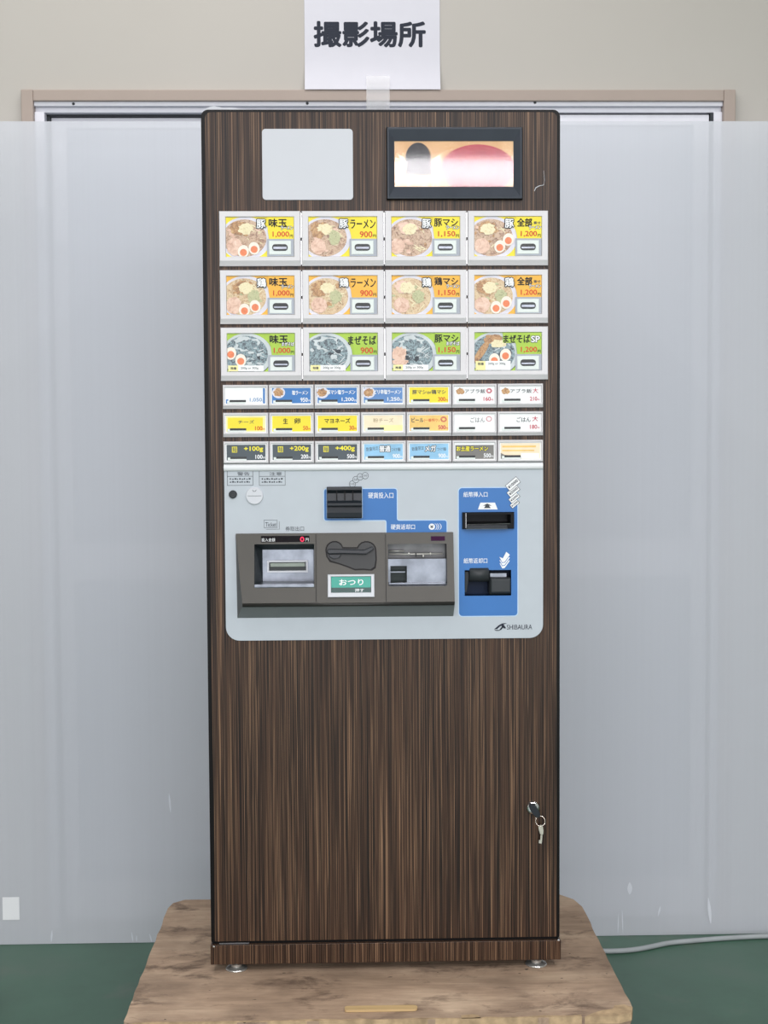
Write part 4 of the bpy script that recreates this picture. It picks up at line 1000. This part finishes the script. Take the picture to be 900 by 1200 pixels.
Y_ = mrect(388.2, 675.6, 434.5, 688.2, -0.028); b = MB(); b.prism(rr(*Y_, 0), [], -0.0046, -0.0010); cb(slope(b), 'change_button', GREENB)
Y2 = mrect(388.2, 688.2, 434.5, 694, -0.028); b = MB(); b.prism(rr(*Y2, 0), [], -0.0042, -0.0010); cb(slope(b), 'change_button_base', GREEND)
b = MB(); text_into(b, 'おつり', *mrect(397.5, 678.6, 425.8, 685.6, -0.028), -0.0049, 0, 0.03); text_into(b, '押す', *mrect(416, 689.4, 426.4, 693.2, -0.028), -0.0045, 0, 0.02); cb(slope(b), 'lettering', WHITE, recalc=False)
for px in (370.2, 452.2):
    xx = mp(px, 665, -0.02)[0]; b = MB(); b.box(xx - 0.0005, xx + 0.0005, -0.0003, 0.0006, mp(px, 705, -0.03)[1], mp(px, 626, -0.012)[1]); cb(slope(b), 'panel_joint', BLACK)
# coin return tray
x0, x1, z0, z1 = HC1; zs_ = mp(490, 654.6, 0.0)[1]; zf_ = z0 + 0.004
b = MB(); b.box(x0 + 0.0003, x1 - 0.0003, 0.020, 0.024, z0, z1); cb(b, 'tray_back', mat('tray_back_metal', (104, 104, 104), 0.35, 0.8, var=0.3, scale=30))
b = MB()
k0, k1, m0, m1 = mrect(457.5, 663.2, 476.8, 682.6, -0.006)
b.prism(rr(x0 + 0.0005, x1 - 0.0005, zf_, zs_, (0.003, 0.003, 0, 0)), [Rv(rr(k0, k1, m0, m1, 0))], -0.006, -0.003); cb(b, 'coin_tray', STEEL)
b = MB(); b.rings([(k0, k1, m0, m1, -0.003), (k0, k1, m0, m1, 0.018)], 0, False, True); cb(b, 'tray_window', mat('tray_dark', (28, 44, 42), 0.3))
b = MB(); b.box(k0, k1 - 0.003, -0.0055, 0.004, m0 + (m1 - m0) * 0.60, m0 + (m1 - m0) * 0.66); cb(b, 'tray_flap', STEEL)
b = MB(); xa, za = mp(455.5, 649.6, 0.005); xb, _ = mp(519, 649.6, 0.005); b.tube([(xa, 0.005, za), (xb, 0.005, za)], 0.0016, 8); xa, za = mp(455.5, 645.8, 0.01); xb, _ = mp(474, 645, 0.01); b.tube([(xa, 0.01, za), (xb, 0.01, za)], 0.0014, 8); cb(b, 'tray_rod', RODM, smooth=True)
for px, py in ((479, 649), (496, 651.6), (504.4, 649)):
    xa, za = mp(px, py, 0.003); b = MB(); b.lathe([(0.0012, -0.0012), (0.0026, -0.001), (0.0026, 0.001), (0.0012, 0.0012)], (xa, 0.004, za), 'x', 12); cb(b, 'rod_ring', RODM)
xa, za = mp(487.4, 650, 0.003); b = MB(); b.box(xa - 0.0007, xa + 0.0007, 0.001, 0.005, za - 0.0036, za + 0.0036); cb(b, 'rod_clip', BLACK)
b = MB(); b.box(x0 + 0.0006, x1 - 0.0006, -0.0100, -0.003, z0 + 0.0004, zf_ + 0.0006); cb(b, 'tray_lip', STEEL, bevel=0.0008)

# ---------------------------------------------------------------- door lock and keys
lx, lz = mp(624.6, 946.5, -0.004)
b = MB(); b.lathe([(0.0118, 0.0), (0.0118, -0.003), (0.0105, -0.0055), (0.0088, -0.0062), (0.0085, -0.005)], (lx, -0.0012, lz), 'y', 28); b.build('door_lock', CHROME, mach, smooth=False)
keys = empty('key_set', (lx, -0.0062, lz + HT)); tag(keys, 'nickel keys on a ring hanging from the lock of the machine door', 'keys')
def K(o): o.location = (-lx, 0.0062, -lz); return o
def kp(px, py, y): x_, z_ = mp(px, py, y); return (x_, y, z_)
c0 = Vector(kp(621.4, 942.6, -0.018)); c1 = Vector(kp(631.2, 956.6, -0.018)); ax = (c1 - c0)
a = math.atan2(ax.z, ax.x); mid = (c0 + c1) / 2
b = MB(); b.prism(ell(mid.x, mid.z, ax.length / 2 * 1.1, 0.0062, 24, a), [], -0.0215, -0.0150); K(b.build('key_head', DKPL, keys, bevel=0.0015))
b = MB(); b.box(mid.x - 0.004, mid.x + 0.002, -0.0155, -0.0066, mid.z + 0.001, mid.z + 0.0035); K(b.build('key_blade', KEYM, keys))
rc = kp(633.2, 962.2, -0.0150); rr_ = 5.6 * PX
b = MB(); b.tube([(rc[0] + rr_ * math.cos(t * math.pi / 14), rc[1] + 0.003 * math.sin(t * math.pi / 14), rc[2] + rr_ * math.sin(t * math.pi / 14)) for t in range(28)], 0.0006, 8, 0, True); K(b.build('key_ring', KEYM, keys, smooth=True))
Kp = lambda px, py: mp(px, py, -0.0120)
b = MB(); b.prism(Rv([Kp(*p) for p in ((630.6, 968.4), (633.4, 966.4), (636.2, 967.4), (637.0, 973), (636.8, 977), (635.2, 979.4), (632.6, 977), (631.4, 973))]), [], -0.0130, -0.0110); K(b.build('hanging_key_bow', KEYM, keys, bevel=0.0004))
b = MB(); b.prism(Rv([Kp(*p) for p in ((633.4, 977.6), (635.6, 978.6), (635.2, 984), (634.6, 988.6), (631.4, 988), (631.6, 984.4), (633.2, 984)) ]), [], -0.0126, -0.0114); K(b.build('hanging_key_blade', KEYM, keys))

# ---------------------------------------------------------------- small scuffs on the frosted sheets
for o in [o for o in COL.objects if o.name.startswith('frosted_plastic_sheet')]:
    left = 'left' in o['label']
    marks = [(198, 930, 200, 952, 2.4), (61, 1090, 60, 1104, 2.0), (154, 1092, 156, 1104, 1.5), (160, 1096, 160, 1104, 1.4), (175, 1094, 178, 1104, 1.6)] if left else [(738, 1034, 738, 1048, 6.0), (729, 1066, 730, 1094, 1.4), (725, 1070, 724, 1094, 1.2), (830, 1052, 833, 1082, 4.0), (774, 1062, 771, 1074, 2.4)]
    for (x0_, y0_, x1_, y1_, w) in marks:
        P0, P1 = on_y(x0_, y0_, YS - 0.0018), on_y(x1_, y1_, YS - 0.0018); n = 6; hw = w * 0.5 * 3.1 / FPX
        prof = [math.sin(math.pi * (0.04 + 0.9 * i / n)) for i in range(n + 1)]
        pts = [(P0.x + (P1.x - P0.x) * i / n - hw * prof[i], P0.z + (P1.z - P0.z) * i / n) for i in range(n + 1)]
        pts += [(P0.x + (P1.x - P0.x) * i / n + hw * prof[i], P0.z + (P1.z - P0.z) * i / n) for i in range(n, -1, -1)]
        b = MB(); b.prism(pts, [], YS - 0.0018, YS - 0.0015); b.build('scuff_mark', SCUFF, o)
